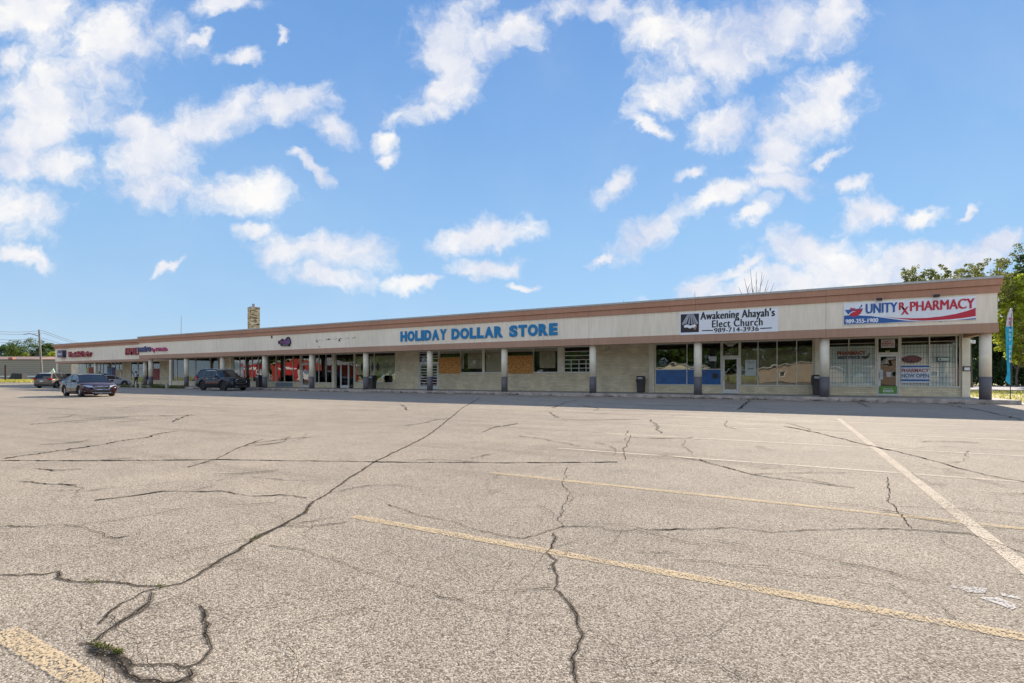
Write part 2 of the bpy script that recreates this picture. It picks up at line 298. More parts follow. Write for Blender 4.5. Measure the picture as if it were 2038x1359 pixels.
MT = dict(
 asphalt=asphalt_material(),
 crack=mat('crack_dirt', (0.030, 0.025, 0.02), 1.0, var=.3, scale=30, spec=0.0),
 crackedge=paint_worn('dark_crack_edge', (0.10, 0.08, 0.06), 0.34, .55),
 yellow=paint_worn('worn_yellow_paint', (0.66, 0.50, 0.30), 0.38),
 palepaint=paint_worn('worn_pale_paint', (0.74, 0.62, 0.47), 0.30),
 whitepaint=paint_worn('spilled_white_paint', (0.66, 0.62, 0.57), 0.36),
 concrete=mat('concrete_walk', (0.33, 0.30, 0.26), 0.9, var=.2, scale=2, bump=.4),
 kerb=mat('kerb_concrete', (0.40, 0.33, 0.27), 0.9, var=.35, scale=3, bump=.5),
 grass=mat('dry_grass', (0.34, 0.31, 0.08), 0.95, var=.35, scale=.8, bump=1.0, bscale=25),
 gravel=mat('gravel', (0.33, 0.29, 0.27), 0.95, var=.45, scale=6, bump=1.0, bscale=20),
 cream=streaked('cream_fascia', (0.86, 0.74, 0.58), .09, ribs=.15),
 brown=streaked('brown_trim', (0.46, 0.235, 0.145), .08),
 beam=streaked('brown_beam', (0.44, 0.26, 0.17), .08),
 cap=mat('grey_metal_cap', (0.42, 0.41, 0.37), 0.5, .3),
 brick=brick_material('painted_block_wall', (0.76, 0.65, 0.45), (0.56, 0.48, 0.34), 0.40, 0.102, .010),
 column=mat('column_paint', (0.78, 0.69, 0.53), 0.7, var=.08, scale=3, bump=.3, bscale=40),
 colbase=mat('column_dark_band', (0.125, 0.112, 0.112), 0.7, var=.15, scale=4, bump=.3, bscale=40),
 frame=mat('pale_aluminium_frame', (0.60, 0.57, 0.49), 0.45, .3, var=.12),
 doorframe=mat('white_metal_door', (0.66, 0.65, 0.62), 0.4, .1, var=.08),
 glass=glass_material('shop_glass'),
 glass_mid=glass_material('tinted_shop_glass', (0.86, 0.87, 0.85), 0.02, 1.0, .012),
 glass_clear=glass_material('clear_shop_glass', (0.97, 0.98, 0.97), 0.0, .75, .02),
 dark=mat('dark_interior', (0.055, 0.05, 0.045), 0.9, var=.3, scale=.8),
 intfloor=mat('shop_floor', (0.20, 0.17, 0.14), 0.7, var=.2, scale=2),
 roof=mat('roof_membrane', (0.32, 0.31, 0.29), 0.9, var=.15, scale=.5),
 soffit=mat('soffit_board', (0.60, 0.54, 0.43), 0.85, var=.1, scale=1),
 blind=mat('window_paper', (0.84, 0.88, 0.85), 0.9, var=.10, scale=1.5, stretch=(1, 1, .3)),
 blind2=mat('grey_brown_paper', (0.38, 0.32, 0.23), 0.9, var=.35, scale=2.0),
 tan=mat('tan_board', (0.68, 0.60, 0.45), 0.9, var=.08, scale=1.5),
 blue=mat('blue_painted_glass', (0.015, 0.105, 0.32), 0.3, var=.25, scale=2.5),
 mint=mat('pale_film', (0.34, 0.40, 0.34), 0.5, var=.1),
 osb=mat('wood_strand_board', (0.60, 0.27, 0.07), 0.8, var=.55, scale=10, bump=.4),
 white=mat('white_panel', (0.80, 0.80, 0.80), 0.5, var=.03),
 black=mat('black_paint', (0.02, 0.02, 0.022), 0.5, var=.2),
 blueletter=mat('blue_letter_face', (0.004, 0.19, 0.40), 0.6, var=.1),
 navy=mat('navy_print', (0.015, 0.10, 0.32), 0.45, var=.05),
 redprint=mat('red_print', (0.52, 0.012, 0.035), 0.45, var=.05),
 redsign=mat('red_letter_face', (0.30, 0.008, 0.02), 0.4, var=.15),
 purple=mat('purple_letter_face', (0.045, 0.03, 0.12), 0.4, var=.15),
 magenta=mat('magenta_face', (0.42, 0.005, 0.12), 0.4, var=.15),
 steel=mat('grey_steel', (0.35, 0.35, 0.35), 0.4, .7),
 grille=mat('grey_grille', (0.22, 0.22, 0.20), .5, .3),
 bars=mat('white_painted_bars', (0.70, 0.69, 0.66), 0.5, .1),
 wood=mat('weathered_wood', (0.20, 0.14, 0.09), 0.85, var=.25, scale=8, stretch=(1, 1, .1)),
 bark=mat('bark', (0.10, 0.08, 0.06), 0.95, var=.3, scale=5, bump=.8, bscale=15),
 rubber=mat('tyre_rubber', (0.02, 0.02, 0.02), 0.8),
 rim=mat('alloy_rim', (0.55, 0.55, 0.56), 0.3, .9, var=.05),
 rimdark=mat('black_rim', (0.03, 0.03, 0.03), 0.3, .6),
 chrome=mat('chrome_trim', (0.75, 0.75, 0.76), 0.12, 1.0, var=.02),
 carglass=mat('car_glass', (0.012, 0.016, 0.018), 0.05, 0, var=.05, spec=.45),
 headlamp=mat('headlamp_lens', (0.55, 0.58, 0.60), 0.08, .4, var=.05, spec=.9),
 taillamp=mat('taillamp_lens', (0.40, 0.01, 0.01), 0.15, 0, var=.05),
 plate=mat('plate', (0.6, 0.6, 0.58), 0.5),
 skin=mat('skin', (0.22, 0.12, 0.08), 0.6), shirt=mat('pale_shirt', (0.55, 0.55, 0.56), 0.9), trouser=mat('black_trousers', (0.02, 0.02, 0.025), 0.9), hair=mat('black_hair', (0.012, 0.01, 0.01), 0.7),
)

# ------------------------------------------------------------------ mesh helpers
class MB:
    def __init__(s): s.v = []; s.f = []; s.m = []; s.mats = []
    def mi(s, m):
        if m not in s.mats: s.mats.append(m)
        return s.mats.index(m)
    def face(s, pts, m=0):
        b = len(s.v); s.v += [tuple(p) for p in pts]; s.f.append(tuple(range(b, b+len(pts)))); s.m.append(m)
    def box(s, x0, x1, y0, y1, z0, z1, m=0):
        b = len(s.v); s.v += [(x, y, z) for z in (z0, z1) for y in (y0, y1) for x in (x0, x1)]
        for q in ((0, 2, 3, 1), (4, 5, 7, 6), (0, 1, 5, 4), (2, 6, 7, 3), (0, 4, 6, 2), (1, 3, 7, 5)):
            s.f.append(tuple(b+i for i in q)); s.m.append(m)
    def loft(s, rings, m=0, closed=True, caps=True):
        b = len(s.v); k = len(rings[0])
        for r in rings: s.v += [tuple(p) for p in r]
        for i in range(len(rings)-1):
            for j in range(k if closed else k-1):
                a = b+i*k+j; c = b+i*k+(j+1) % k
                s.f.append((a, c, c+k, a+k)); s.m.append(m)
        if caps and closed:
            s.f.append(tuple(b+j for j in reversed(range(k)))); s.m.append(m)
            s.f.append(tuple(b+(len(rings)-1)*k+j for j in range(k))); s.m.append(m)
    def tube(s, pts, rad, n=8, m=0):
        rings = []
        P = [Vector(p) for p in pts]
        for i, p in enumerate(P):
            d = (P[min(i+1, len(P)-1)]-P[max(i-1, 0)])
            if d.length < 1e-9: d = Vector((0, 0, 1))
            d.normalize(); a = d.orthogonal().normalized() if abs(d.z) < .999 else Vector((1, 0, 0)); a = (a-d*a.dot(d)).normalized(); c = d.cross(a)
            r = rad[i] if isinstance(rad, (list, tuple)) else rad
            rings.append([p+a*math.cos(2*PI*k/n)*r+c*math.sin(2*PI*k/n)*r for k in range(n)])
        s.loft(rings, m)
    def cyl(s, x, y, z0, z1, r, n=24, m=0, r2=None):
        r2 = r if r2 is None else r2
        s.loft([[(x+r*math.cos(2*PI*k/n), y+r*math.sin(2*PI*k/n), z0) for k in range(n)], [(x+r2*math.cos(2*PI*k/n), y+r2*math.sin(2*PI*k/n), z1) for k in range(n)]], m)
    def prism(s, poly, y0, y1, m=0):     # outline in (x, z), thickness along y
        s.loft([[(x, y0, z) for x, z in poly], [(x, y1, z) for x, z in poly]], m)
    def build(s, name, mats, parent=None, smooth=False, loc=None):
        me = bpy.data.meshes.new(name); me.from_pydata(s.v, [], s.f)
        if not isinstance(mats, (list, tuple)): mats = [mats]
        for x in mats: me.materials.append(x)
        for p, i in zip(me.polygons, s.m): p.material_index = i; p.use_smooth = smooth
        me.update(); o = bpy.data.objects.new(name, me); COL.objects.link(o)
        bm = bmesh.new(); bm.from_mesh(me); bmesh.ops.recalc_face_normals(bm, faces=bm.faces); bm.to_mesh(me); bm.free()
        if loc: o.location = loc
        if parent: o.parent = parent
        return o
def tag(o, label=None, cat=None, group=None, kind=None):
    if label: o['label'] = label
    if cat: o['category'] = cat
    if group: o['group'] = group
    if kind: o['kind'] = kind
    return o
def empty(name, loc=(0, 0, 0), rz=0, label=None, cat=None, group=None, scale=1.0):
    o = bpy.data.objects.new(name, None); COL.objects.link(o); o.location = loc; o.rotation_euler = (0, 0, rz); o.scale = (scale,)*3
    return tag(o, label, cat, group)
def struct(name, mb, m, smooth=False):
    return tag(mb.build(name, m, None, smooth), kind='structure')
def copy_tree(o, parent=None, top=True):
    c = o.copy(); COL.objects.link(c); c.parent = parent
    for ch in o.children: copy_tree(ch, c, False)
    return c
def bevel(o, w=0.01, seg=2):
    b = o.modifiers.new('bevel', 'BEVEL'); b.width = w; b.segments = seg; b.limit_method = 'ANGLE'; return o
def add_text(txt, name, m, parent, x0, x1, z0, z1, Y, ext=0.004, off=0.0, shear=0.0, spacing=1.0, bold=0.0):
    cu_ = bpy.data.curves.new('t', 'FONT'); cu_.body = txt; cu_.size = 1; cu_.extrude = 0.5; cu_.offset = off; cu_.shear = shear; cu_.space_character = spacing; cu_.resolution_u = 5
    to = bpy.data.objects.new('t', cu_); COL.objects.link(to); dg = bpy.context.evaluated_depsgraph_get()
    me = bpy.data.meshes.new_from_object(to.evaluated_get(dg)); COL.objects.unlink(to); bpy.data.objects.remove(to)
    xs = [v.co.x for v in me.vertices]; ys = [v.co.y for v in me.vertices]
    ax, bx, ay, by = min(xs), max(xs), min(ys), max(ys)
    for v in me.vertices:
        X = x0+(v.co.x-ax)/(bx-ax)*(x1-x0); Z = z0+(v.co.y-ay)/(by-ay)*(z1-z0); d = -(v.co.z+.5)*ext
        v.co = (X, Y+d, Z)
    me.materials.clear(); me.materials.append(m); me.name = name
    if bold:        # heavier strokes: the same glyphs again, a hair to each side
        bm = bmesh.new()
        for kk, dx in enumerate((0, bold, -bold)):
            m2 = me.copy()
            for v in m2.vertices: v.co.x += dx*(z1-z0); v.co.y -= kk*.0012; v.co.z += (0, 1, -1)[kk]*bold*.35*(z1-z0)
            bm.from_mesh(m2); bpy.data.meshes.remove(m2)
        bm.to_mesh(me); bm.free()
    o = bpy.data.objects.new(name, me); COL.objects.link(o); o.parent = parent
    return o
def zp(zx, zy, ox, oy, s): return (ox+zx/s, oy+zy/s)

# ------------------------------------------------------------------ setting
YW, YC, YF, YK = 32.85, 29.60, 29.21, 29.28      # shop wall, columns, fascia front, kerb
YL, YLC, YLF, YLK = 38.1, 34.8, 34.3, 34.1       # the same for the set-back left section
KH = 0.19
XR, XM, XL = 8.04, WX(273, 29.0), WX(110, 34.3)
XS = WX(339, YW)                                  # where the front shop wall starts
ZCEIL = 3.36

b = MB(); b.face([(-2500, -2500, -.06), (2500, -2500, -.06), (2500, 2500, -.06), (-2500, 2500, -.06)]); struct('ground', b, MT['grass'])
b = MB(); b.face([(-125, -36, 0), (60, -36, 0), (60, 29.26, 0), (-63, 29.26, 0), (-63, 34.08, 0), (-92, 34.08, 0), (-92, 60, 0), (-125, 60, 0)]); struct('parking_lot', b, MT['asphalt'])
b = MB(); b.box(-128, -125, -36, 90, -.05, .12); struct('pavement', b, MT['concrete'])
b = MB(); b.face([(-200, -52, -.03), (120, -52, -.03), (120, -40, -.03), (-200, -40, -.03)]); struct('road', b, mat('road_asphalt', (.10, .10, .10), .9))
b = MB(); b.face([(9, 62, -.02), (160, 62, -.02), (160, 92, -.02), (9, 92, -.02)]); struct('gravel_strip', b, MT['gravel'])
b = MB(); b.box(XS-4.4, XR+.65, YK+.16, YW+.2, -.05, KH-.005); b.box(-92, XS-4.3, YLK+.16, YL+.2, -.05, KH-.009); struct('sidewalk', b, MT['concrete'])
b = MB(); b.box(XS-4.4, XR+.65, YK, YK+.16, -.05, KH); b.box(-92, XS-4.3, YLK, YLK+.16, -.05, KH-.004); b.box(XR+.65, XR+.80, YK, YW, -.05, KH-.002); o = struct('kerb', b, MT['kerb']); bevel(o, .02)
b = MB(); b.face([(XR+.8, 29.27, .004), (60, 29.27, .004), (60, 30.6, .004), (XR+.8, 31.4, .004)]); struct('concrete_apron', b, mat('apron_concrete', (.42, .39, .34), .9, var=.2, scale=1.5))

# painted stall lines
LY = [0.93, 3.17*1.0909, 5.43*1.0909, 7.83*1.0909, 11.3, 14.07, 17.3]
LY = [GP(38, 1277)[1], GP(720, 1031)[1], GP(1000, 943.5)[1], GP(1110, 892)[1], GP(1338, 869.5)[1], GP(1338, 846)[1], GP(1338, 827.7)[1]]
XL0 = GP(703, 1028)[0]
starts = [XL0+.02, XL0, GP(977, 941)[0], GP(1110, 892)[0], GP(1200, 863)[0], GP(1250, 843)[0], GP(1290, 826)[0]]
XC0 = GP(1664, 833)[0]
for i, (y, x0) in enumerate(zip(LY, starts)):
    w = .046 if i < 4 else .05
    for a, c, zz in ((x0, XC0-.002, .004), (XC0+.11, 5.9, .004)):
        b = MB(); nseg = 14
        rr = random.Random(i*3+int(a*10))
        xs = [a+(c-a)*k/nseg for k in range(nseg+1)]; j = [rr.uniform(-.008, .008) for _ in xs]
        for k in range(nseg): b.face([(xs[k], y-w+j[k], zz), (xs[k+1], y-w+j[k+1], zz), (xs[k+1], y+w-j[k+1], zz), (xs[k], y+w-j[k], zz)])
        struct('parking_line', b, MT['yellow'] if i < 3 else MT['palepaint'])
b = MB(); ya, yb = GP(1664, 833)[1], 1.0; nseg = 26
for k in range(nseg):
    y0 = ya+(yb-ya)*k/nseg; y1 = ya+(yb-ya)*(k+1)/nseg
    b.face([(XC0, y0, .004), (XC0+.108, y0, .004), (XC0+.108, y1, .004), (XC0, y1, .004)])
struct('parking_line', b, MT['palepaint'])
b = MB()
for pl in ([(1905, 1169), (1935, 1168), (1965, 1172), (1960, 1181), (1925, 1180)], [(1948, 1190), (1985, 1190), (2010, 1200), (2030, 1208), (2015, 1214), (1985, 1203)], [(1990, 1180), (2030, 1190), (2030, 1194), (1995, 1187)], [(1890, 1165), (1903, 1167), (1905, 1172), (1893, 1170)]):
    b.face([(*GP(*p), .0045) for p in pl])
struct('paint_spill', b, MT['whitepaint'])

# cracks (traced on the asphalt), width in metres
CR = [
 ([(955,792),(920,812),(880,845),(850,868),(800,893),(760,912),(700,948),(660,975),(640,992),(615,1008),(606,1020),(560,1045),(510,1072),(470,1098),(430,1120),(395,1142),(360,1160),(320,1169)], .020, .10),
 ([(0,1143),(40,1144),(85,1146),(110,1140),(115,1150),(150,1157),(200,1160),(250,1163),(265,1168),(320,1169)], .016, .07),
 ([(312,1172),(280,1180),(240,1205),(215,1225),(200,1243)], .010, .06),
 ([(305,1178),(300,1200),(265,1225),(235,1240),(200,1265),(180,1278),(155,1282)], .014, .09),
 ([(220,1225),(222,1235),(238,1241)], .010, 0),
 ([(175,1283),(200,1290),(235,1303),(262,1325),(320,1322),(370,1327),(392,1320),(410,1300),(417,1285),(412,1262),(415,1240),(408,1225),(392,1207)], .013, .07),
 ([(178,1290),(205,1305),(240,1322),(265,1340),(300,1352),(350,1357),(375,1345),(375,1330)], .022, .13),
 ([(1128,930),(1124,950),(1118,965),(1130,980),(1125,1005),(1118,1022),(1108,1035),(1122,1050)], .012, 0),
 ([(770,1005),(845,1028),(900,1040),(950,1055),(1000,1065),(1040,1070),(1080,1060),(1122,1050),(1190,1050),(1225,1058),(1270,1053),(1330,1055),(1420,1052),(1460,1050),(1540,1060),(1600,1056),(1700,1054),(1790,1055),(1860,1058),(1930,1062),(1980,1080),(2038,1100),(2100,1112)], .010, 0),
 ([(1095,1062),(1105,1068),(1105,1085),(1092,1098),(1100,1115),(1098,1135),(1110,1148),(1105,1165),(1100,1172),(1120,1190),(1140,1215),(1148,1250),(1150,1290),(1148,1375)], .011, .06),
 ([(540,1085),(600,1095),(650,1110),(690,1122),(730,1140),(780,1155),(810,1165),(850,1178),(870,1188),(920,1195),(960,1208),(1000,1220),(1050,1226),(1100,1222)], .008, 0),
 ([(1150,1308),(1200,1315),(1265,1328),(1310,1312),(1380,1325),(1420,1325),(1450,1340),(1480,1359)], .008, 0),
 ([(0,917),(200,917),(400,915),(500,916),(650,918),(800,920),(950,921),(1080,921),(1230,920)], .016, 0),
 ([(0,912),(100,900),(200,886),(300,868),(350,858)], .03, 0),
 ([(375,930),(430,914),(470,893),(520,875)], .018, 0),
 ([(190,996),(260,988),(320,979),(400,979),(440,978),(500,989),(560,985),(610,992)], .010, 0),
 ([(0,1048),(60,1049),(130,1045),(165,1048),(200,1062),(205,1070),(230,1073),(258,1068)], .009, 0),
 ([(40,957),(100,964),(155,965),(165,975)], .010, 0), ([(75,932),(110,938)], .010, 0),
 ([(1255,865),(1250,885),(1242,895),(1245,915)], .02, 0), ([(1093,820),(1110,832)], .05, 0), ([(1295,835),(1305,845),(1312,862)], .04, 0), ([(800,805),(812,816)], .06, 0),
 ([(1765,950),(1770,980),(1768,1000),(1785,1010),(1790,1025),(1810,1052)], .02, 0),
 ([(1560,848),(1620,860),(1700,880),(1780,898),(1850,915),(1900,930),(1960,945),(2038,960),(2100,970)], .014, 0),
 ([(1670,1120),(1740,1130),(1800,1148),(1850,1160)], .007, 0),
 ([(1338,1117),(1400,1118),(1450,1125),(1520,1138),(1600,1148),(1660,1150),(1700,1147)], .007, 0),
 ([(1470,815),(1480,806),(1492,797)], .12, 0), ([(1100,812),(1128,800),(1150,796)], .06, 0), ([(1830,799),(1900,808),(1960,818),(2020,832),(2060,840)], .05, 0), ([(1700,797),(1720,806),(1728,812)], .05, 0),
 ([(1390,915),(1440,930),(1500,945),(1560,955),(1610,960),(1700,972)], .008, 0),
 ([(560,1045),(620,1047),(690,1040)], .008, 0), ([(950,1178),(1020,1176),(1100,1172)], .007, 0), ([(1270,1098),(1340,1099)], .006, 0),
 ([(340,840),(380,825)], .05, 0), ([(960,860),(985,850),(1030,843)], .03, 0), ([(230,812),(330,806)], .08, 0), ([(60,845),(150,838),(260,830)], .04, 0),
 ([(1850,1190),(1900,1230),(1960,1262),(2038,1290)], .006, 0), ([(1180,800),(1260,806),(1400,808)], .03, 0),
]
bc, be = MB(), MB()
def px_of(p):
    f = -p.x*S_+p.y*C_; return Vector(((p.x*C_+p.y*S_)/f*1008, H/f*1008))
def strip(mb, pts, w, z, rough, seed, minpx=0):
    P = [Vector(GP(*p)).to_3d() for p in pts]; out = []
    for i in range(len(P)-1):
        L = (P[i+1]-P[i]).length; k = max(2, min(60, int(L/max(.022, w*.8))))
        for j in range(k): out.append(P[i].lerp(P[i+1], j/k))
    out.append(P[-1]); L_, R_ = [], []
    for i, p in enumerate(out):
        d = out[min(i+1, len(out)-1)]-out[max(i-1, 0)]; d.normalize(); nrm = Vector((-d.y, d.x, 0))
        nz = noise.noise(Vector((p.x*3.1+seed, p.y*3.1, seed)))*rough*2.2+noise.noise(Vector((p.x*14+seed, p.y*14, 3)))*rough*1.3+noise.noise(Vector((p.x*45+seed, p.y*45, 5)))*rough*.45
        ww = w*(.55+.9*abs(noise.noise(Vector((p.x*5, p.y*5, seed+9))))+.35*random.random())
        if i in (0, len(out)-1): ww *= .3
        if minpx:       # hairlines are wider far off, where only the broad ones are left to see
            e1, e0 = px_of(p+nrm*.005), px_of(p-nrm*.005); tg = (px_of(p+d*.01)-px_of(p)); tg.normalize(); dd = e1-e0; pw = abs(dd.x*tg.y-dd.y*tg.x)/.01
            ww = max(ww, min(.055, minpx*max(.40, .72+1.1*noise.noise(Vector((p.x*4+seed, p.y*4, 1)))+.5*(random.random()-.5))/max(pw, 1e-6)))
        c = p+nrm*nz; L_.append(c+nrm*ww*.5); R_.append(c-nrm*ww*.5)
    for i in range(len(out)-1):
        mb.face([(*L_[i].xy, z), (*L_[i+1].xy, z), (*R_[i+1].xy, z), (*R_[i].xy, z)])
for i, (pts, w, e) in enumerate(CR):
    strip(bc, pts, w*(.36 if w < .03 else .55), .0047+i*.00006, .016 if w < .03 else .06, i*1.7, 1.0 if w > .0085 else .8)
    if e: strip(be, pts, e*.42, .0018+i*.00004, .016, i*1.7)
for pl in ([(172,1284),(200,1293),(235,1306),(260,1328),(266,1342),(290,1352),(330,1358),(372,1352),(385,1338),(384,1362),(300,1368),(250,1350),(215,1325),(182,1300)], [(302,1196),(296,1212),(262,1231),(230,1246),(238,1234),(266,1216)], [(240,1206),(215,1224),(198,1244),(205,1226),(225,1210)], [(406,1216),(414,1240),(411,1262),(416,1284),(406,1282),(402,1250),(403,1230)],
   [(445,1108),(520,1064),(600,1022),(612,1010),(606,1022),(560,1048),(510,1075)]):
    be.face([(*GP(*p), .0016) for p in pl])
rnd = random.Random(77)
for k in range(110):      # random short hairlines and side branches
    if k < 70:
        pts = rnd.choice(CR)[0]; j = rnd.randrange(len(pts)-1); f = rnd.random(); x0 = pts[j][0]+(pts[j+1][0]-pts[j][0])*f; y0 = pts[j][1]+(pts[j+1][1]-pts[j][1])*f
        if y0 < 850: continue
    else: x0, y0 = rnd.uniform(-20, 2050), 815+540*rnd.random()**1.6
    X0, Y0 = GP(x0, y0); a = rnd.choice((0, .3, 2.9, 1.4, 1.8, 0))+rnd.gauss(0, .35); P = []; stp = .05*(1+(GP(x0, y0)[1])*.35)
    for q_ in range(rnd.randint(4, 12)):
        f_ = -X0*S_+Y0*C_
        if f_ < 1.2: break
        P.append((1019+1008*(X0*C_+Y0*S_)/f_, 749.5+1008*H/f_)); a += rnd.gauss(0, .28); X0 += math.cos(a)*stp; Y0 += math.sin(a)*stp
        if Y0 > 28.5: break
    if len(P) > 2: strip(bc, P, .0022, .0047+(45+k)*.00006, .012, k*3.3, .55)
struct('pavement_cracks', bc, MT['crack']); struct('crack_edges', be, MT['crackedge'])

# small leaf clumps in the cracks and along the kerb
def leaves(mb, c, r, n, size, rnd, flat=0.6):
    for _ in range(n):
        while True:
            v = Vector((rnd.uniform(-1, 1), rnd.uniform(-1, 1), rnd.uniform(-1, 1)))
            if v.length < 1: break
        p = Vector(c)+Vector((v.x*r[0], v.y*r[1], v.z*r[2]))
        a = Vector((rnd.gauss(0, 1), rnd.gauss(0, 1), rnd.gauss(0, flat))).normalized(); q = a.orthogonal().normalized()
        q = (Matrix.Rotation(rnd.uniform(0, 2*PI), 3, a) @ q); w = a.cross(q); s = size*rnd.uniform(.6, 1.3)
        mb.face([p-q*s, p+w*s*.45, p+q*s, p-w*s*.45])
MT['leafweed'] = leaf_material('weed_leaf', (0.06, 0.08, 0.015), (0.20, 0.20, 0.04))
MT['leafdry'] = leaf_material('dry_leaf', (0.05, 0.05, 0.025), (0.14, 0.10, 0.05))
rnd = random.Random(5)
b = MB()
for (px, py, n) in ((200, 1287, 60), (215, 1292, 40), (235, 1299, 90), (190, 1282, 20), (512, 1070, 30), (500, 1076, 16), (190, 1160, 20), (175, 1158, 16), (606, 1018, 16), (320, 1168, 24), (1100, 1130, 12)):
    x, y = GP(px, py); leaves(b, (x, y, .008), (.035, .018, .010), int(n*1.2), .0065, rnd)
tag(b.build('crack_weeds', MT['leafweed']), kind='stuff')
b = MB()
for k in range(520):
    x = XS-6+(XR-XS+6)*rnd.random()**1.0
    y = YK-rnd.random()*.12
    if x < XS-3: y = YLK-rnd.random()*.3
    dens = noise.noise(Vector((x*.45, 0, 2)))
    if dens < -.12: continue
    leaves(b, (x, y, .03), (.22, .05, .05 if x > -15 else .08), 10, .035, rnd)
tag(b.build('kerb_weeds', MT['leafdry']), kind='stuff')
b = MB()
for k in range(90):
    x = rnd.uniform(WX(262, 33.5), WX(360, 29)); y = (YLK-.1) if x < XS-3 else YK-.1
    leaves(b, (x, y, .12), (.35, .15, .22), 26, .07, rnd)
tag(b.build('tall_weeds', MT['leafweed']), kind='stuff')
# grass tufts on the verge at the right and the strip at the far left
b = MB()
for k in range(5200):
    x = rnd.uniform(XR+.9, 34); y = rnd.uniform(31.2, 61)
    h = rnd.uniform(.05, .16); a = rnd.uniform(0, PI); dx, dy = math.cos(a)*.05, math.sin(a)*.05
    b.face([(x-dx, y-dy, -.06), (x+dx, y+dy, -.06), (x+rnd.uniform(-.05, .05), y+rnd.uniform(-.05, .05), -.06+h)])
for k in range(5000):
    t = rnd.uniform(105, 190); px = rnd.uniform(-40, 110); x, y = CP(px, t)
    if x > -128.5: continue
    h = rnd.uniform(.1, .5); a = rnd.uniform(0, PI); dx, dy = math.cos(a)*.25, math.sin(a)*.25
    b.face([(x-dx, y-dy, -.06), (x+dx, y+dy, -.06), (x+rnd.uniform(-.1, .1), y+rnd.uniform(-.1, .1), -.06+h)])
tag(b.build('grass', leaf_material('grass_blade', (0.28, 0.27, 0.04), (0.62, 0.52, 0.12))), kind='stuff')

# ------------------------------------------------------------------ the strip mall
mall = empty('strip_mall', (0, 0, 0), 0, 'long low cream strip mall with brown cornice and covered walkway', 'shopping centre')
ZS, ZT, ZR = 0.68, 3.29, 1.50
def X_(px): return WX(px, YW)
def XLw(px): return WX(px, YL)

# openings: (x0, x1, z0, z1)
OP = [(1792, 1912, ZS), (1744.5, 1791.5, KH), (1649, 1744, ZS), (1473, 1619, ZS), (1436, 1472.5, KH), (1304, 1435.5, ZS), (1122, 1176, ZR), (873.5, 1111, ZR),
      (833, 873, KH), (705.5, 787, ZS), (667.5, 705, KH), (626, 662, ZS), (599.5, 617, KH), (532, 597, ZS), (464, 522, ZS), (342, 437, ZS)]
OPL = [(260, 318, ZS), (192, 243, ZS), (155, 187, ZS)]
def wall_run(mb, y, xa, xb, ops, z0=KH-.06, z1=ZCEIL+.4, th=.22):
    ops = sorted(ops); x = xa
    for (a, c, s) in ops:
        if a > x: mb.box(x, a, y, y+th, z0, z1)
        if s > KH+.01: mb.box(a, c, y+.001, y+th-.001, z0, s)
        mb.box(a, c, y+.001, y+th-.001, ZT, z1)
        x = c
    if xb > x: mb.box(x, xb, y, y+th, z0, z1)
b = MB(); wall_run(b, YW, XS, XR, [(X_(a), X_(c), s) for a, c, s in OP])
b.box(XS, XS+.22, YW+.22, YL+.3, KH-.06, ZCEIL+.4); b.box(XR-.22, XR, YW+.22, 52, 0, 5.2); b.box(XL, XR, 52, 52.2, 0, 5.2)
b.build('wall', MT['brick'], mall)
b = MB(); wall_run(b, YL, XLw(142), XS+.1, [(XLw(a), XLw(c), s) for a, c, s in OPL]); b.box(XLw(142), XLw(142)+.22, YL+.22, 52, 0, 5.6)
b.build('wall', MT['brick'], mall)
# pilasters
b = MB()
for a, c, y in ((1913.6, 1929.6, YW), (1622, 1632.5, YW), (1292, 1302.5, YW), (457, 462, YW), (338.5, 342, YW), (960, 965, YW), (1111.5, 1121.5, YW), (661.8, 667, YW)):
    z0 = KH-.02 if a not in (960, 1111.5) else ZR
    b = MB(); b.box(WX(a, y), WX(c, y), y-(.10 if z0 < 1 else .03), y-.001, z0, ZCEIL-.002); b.build('pilaster', MT['column'], mall)
# floor, back wall and partitions of the shops
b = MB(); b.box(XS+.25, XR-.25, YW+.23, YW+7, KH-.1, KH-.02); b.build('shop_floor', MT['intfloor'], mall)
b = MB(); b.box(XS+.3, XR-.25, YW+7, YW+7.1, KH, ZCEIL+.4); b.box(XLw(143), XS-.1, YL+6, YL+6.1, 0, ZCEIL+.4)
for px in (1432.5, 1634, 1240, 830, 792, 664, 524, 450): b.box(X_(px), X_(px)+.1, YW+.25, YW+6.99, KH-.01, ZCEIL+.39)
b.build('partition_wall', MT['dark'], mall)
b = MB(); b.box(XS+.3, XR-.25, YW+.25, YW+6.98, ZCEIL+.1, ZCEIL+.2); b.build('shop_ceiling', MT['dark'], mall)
# soffit over the walkway
b = MB(); b.box(XM+.05, XR-.02, YF+.35, YW+.05, ZCEIL, ZCEIL+.08); b.box(XL+.05, XM+1.5, YLF+.35, YL+.05, ZCEIL+.002, ZCEIL+.09); b.build('soffit', MT['soffit'], mall)
# fascia
Z1, Z2, Z3, Z4, Z5, Z6 = 3.115, 3.53, 4.844, 5.155, 5.44, 5.545
JX = [WX(p, YF) for p in (1643.7, 1385, 1172, 841, 713, 610, 355)]   # panel joints
def fascia(name, m, y, x0, x1, z0, z1, joints, th=.3, endw=None):
    mb = MB(); xs = [x0]+sorted([j for j in joints if x0 < j < x1])+[x1]
    for k in range(len(xs)-1):
        mb.box(xs[k]+(.006 if k else 0), xs[k+1]-(.006 if k < len(xs)-2 else 0), y, y+th, z0, z1)
    o_ = mb.build(name, m, mall); return o_
fascia('soffit_beam', MT['beam'], YF-.035, XM-.02, XR+.03, Z1, Z2-.002, JX, .42)
fascia('fascia_panel', MT['cream'], YF, XM, XR, Z2, Z3, JX)
fascia('cornice', MT['brown'], YF-.07, XM-.05, XR+.07, Z3+.001, Z4-.012, JX, .4)
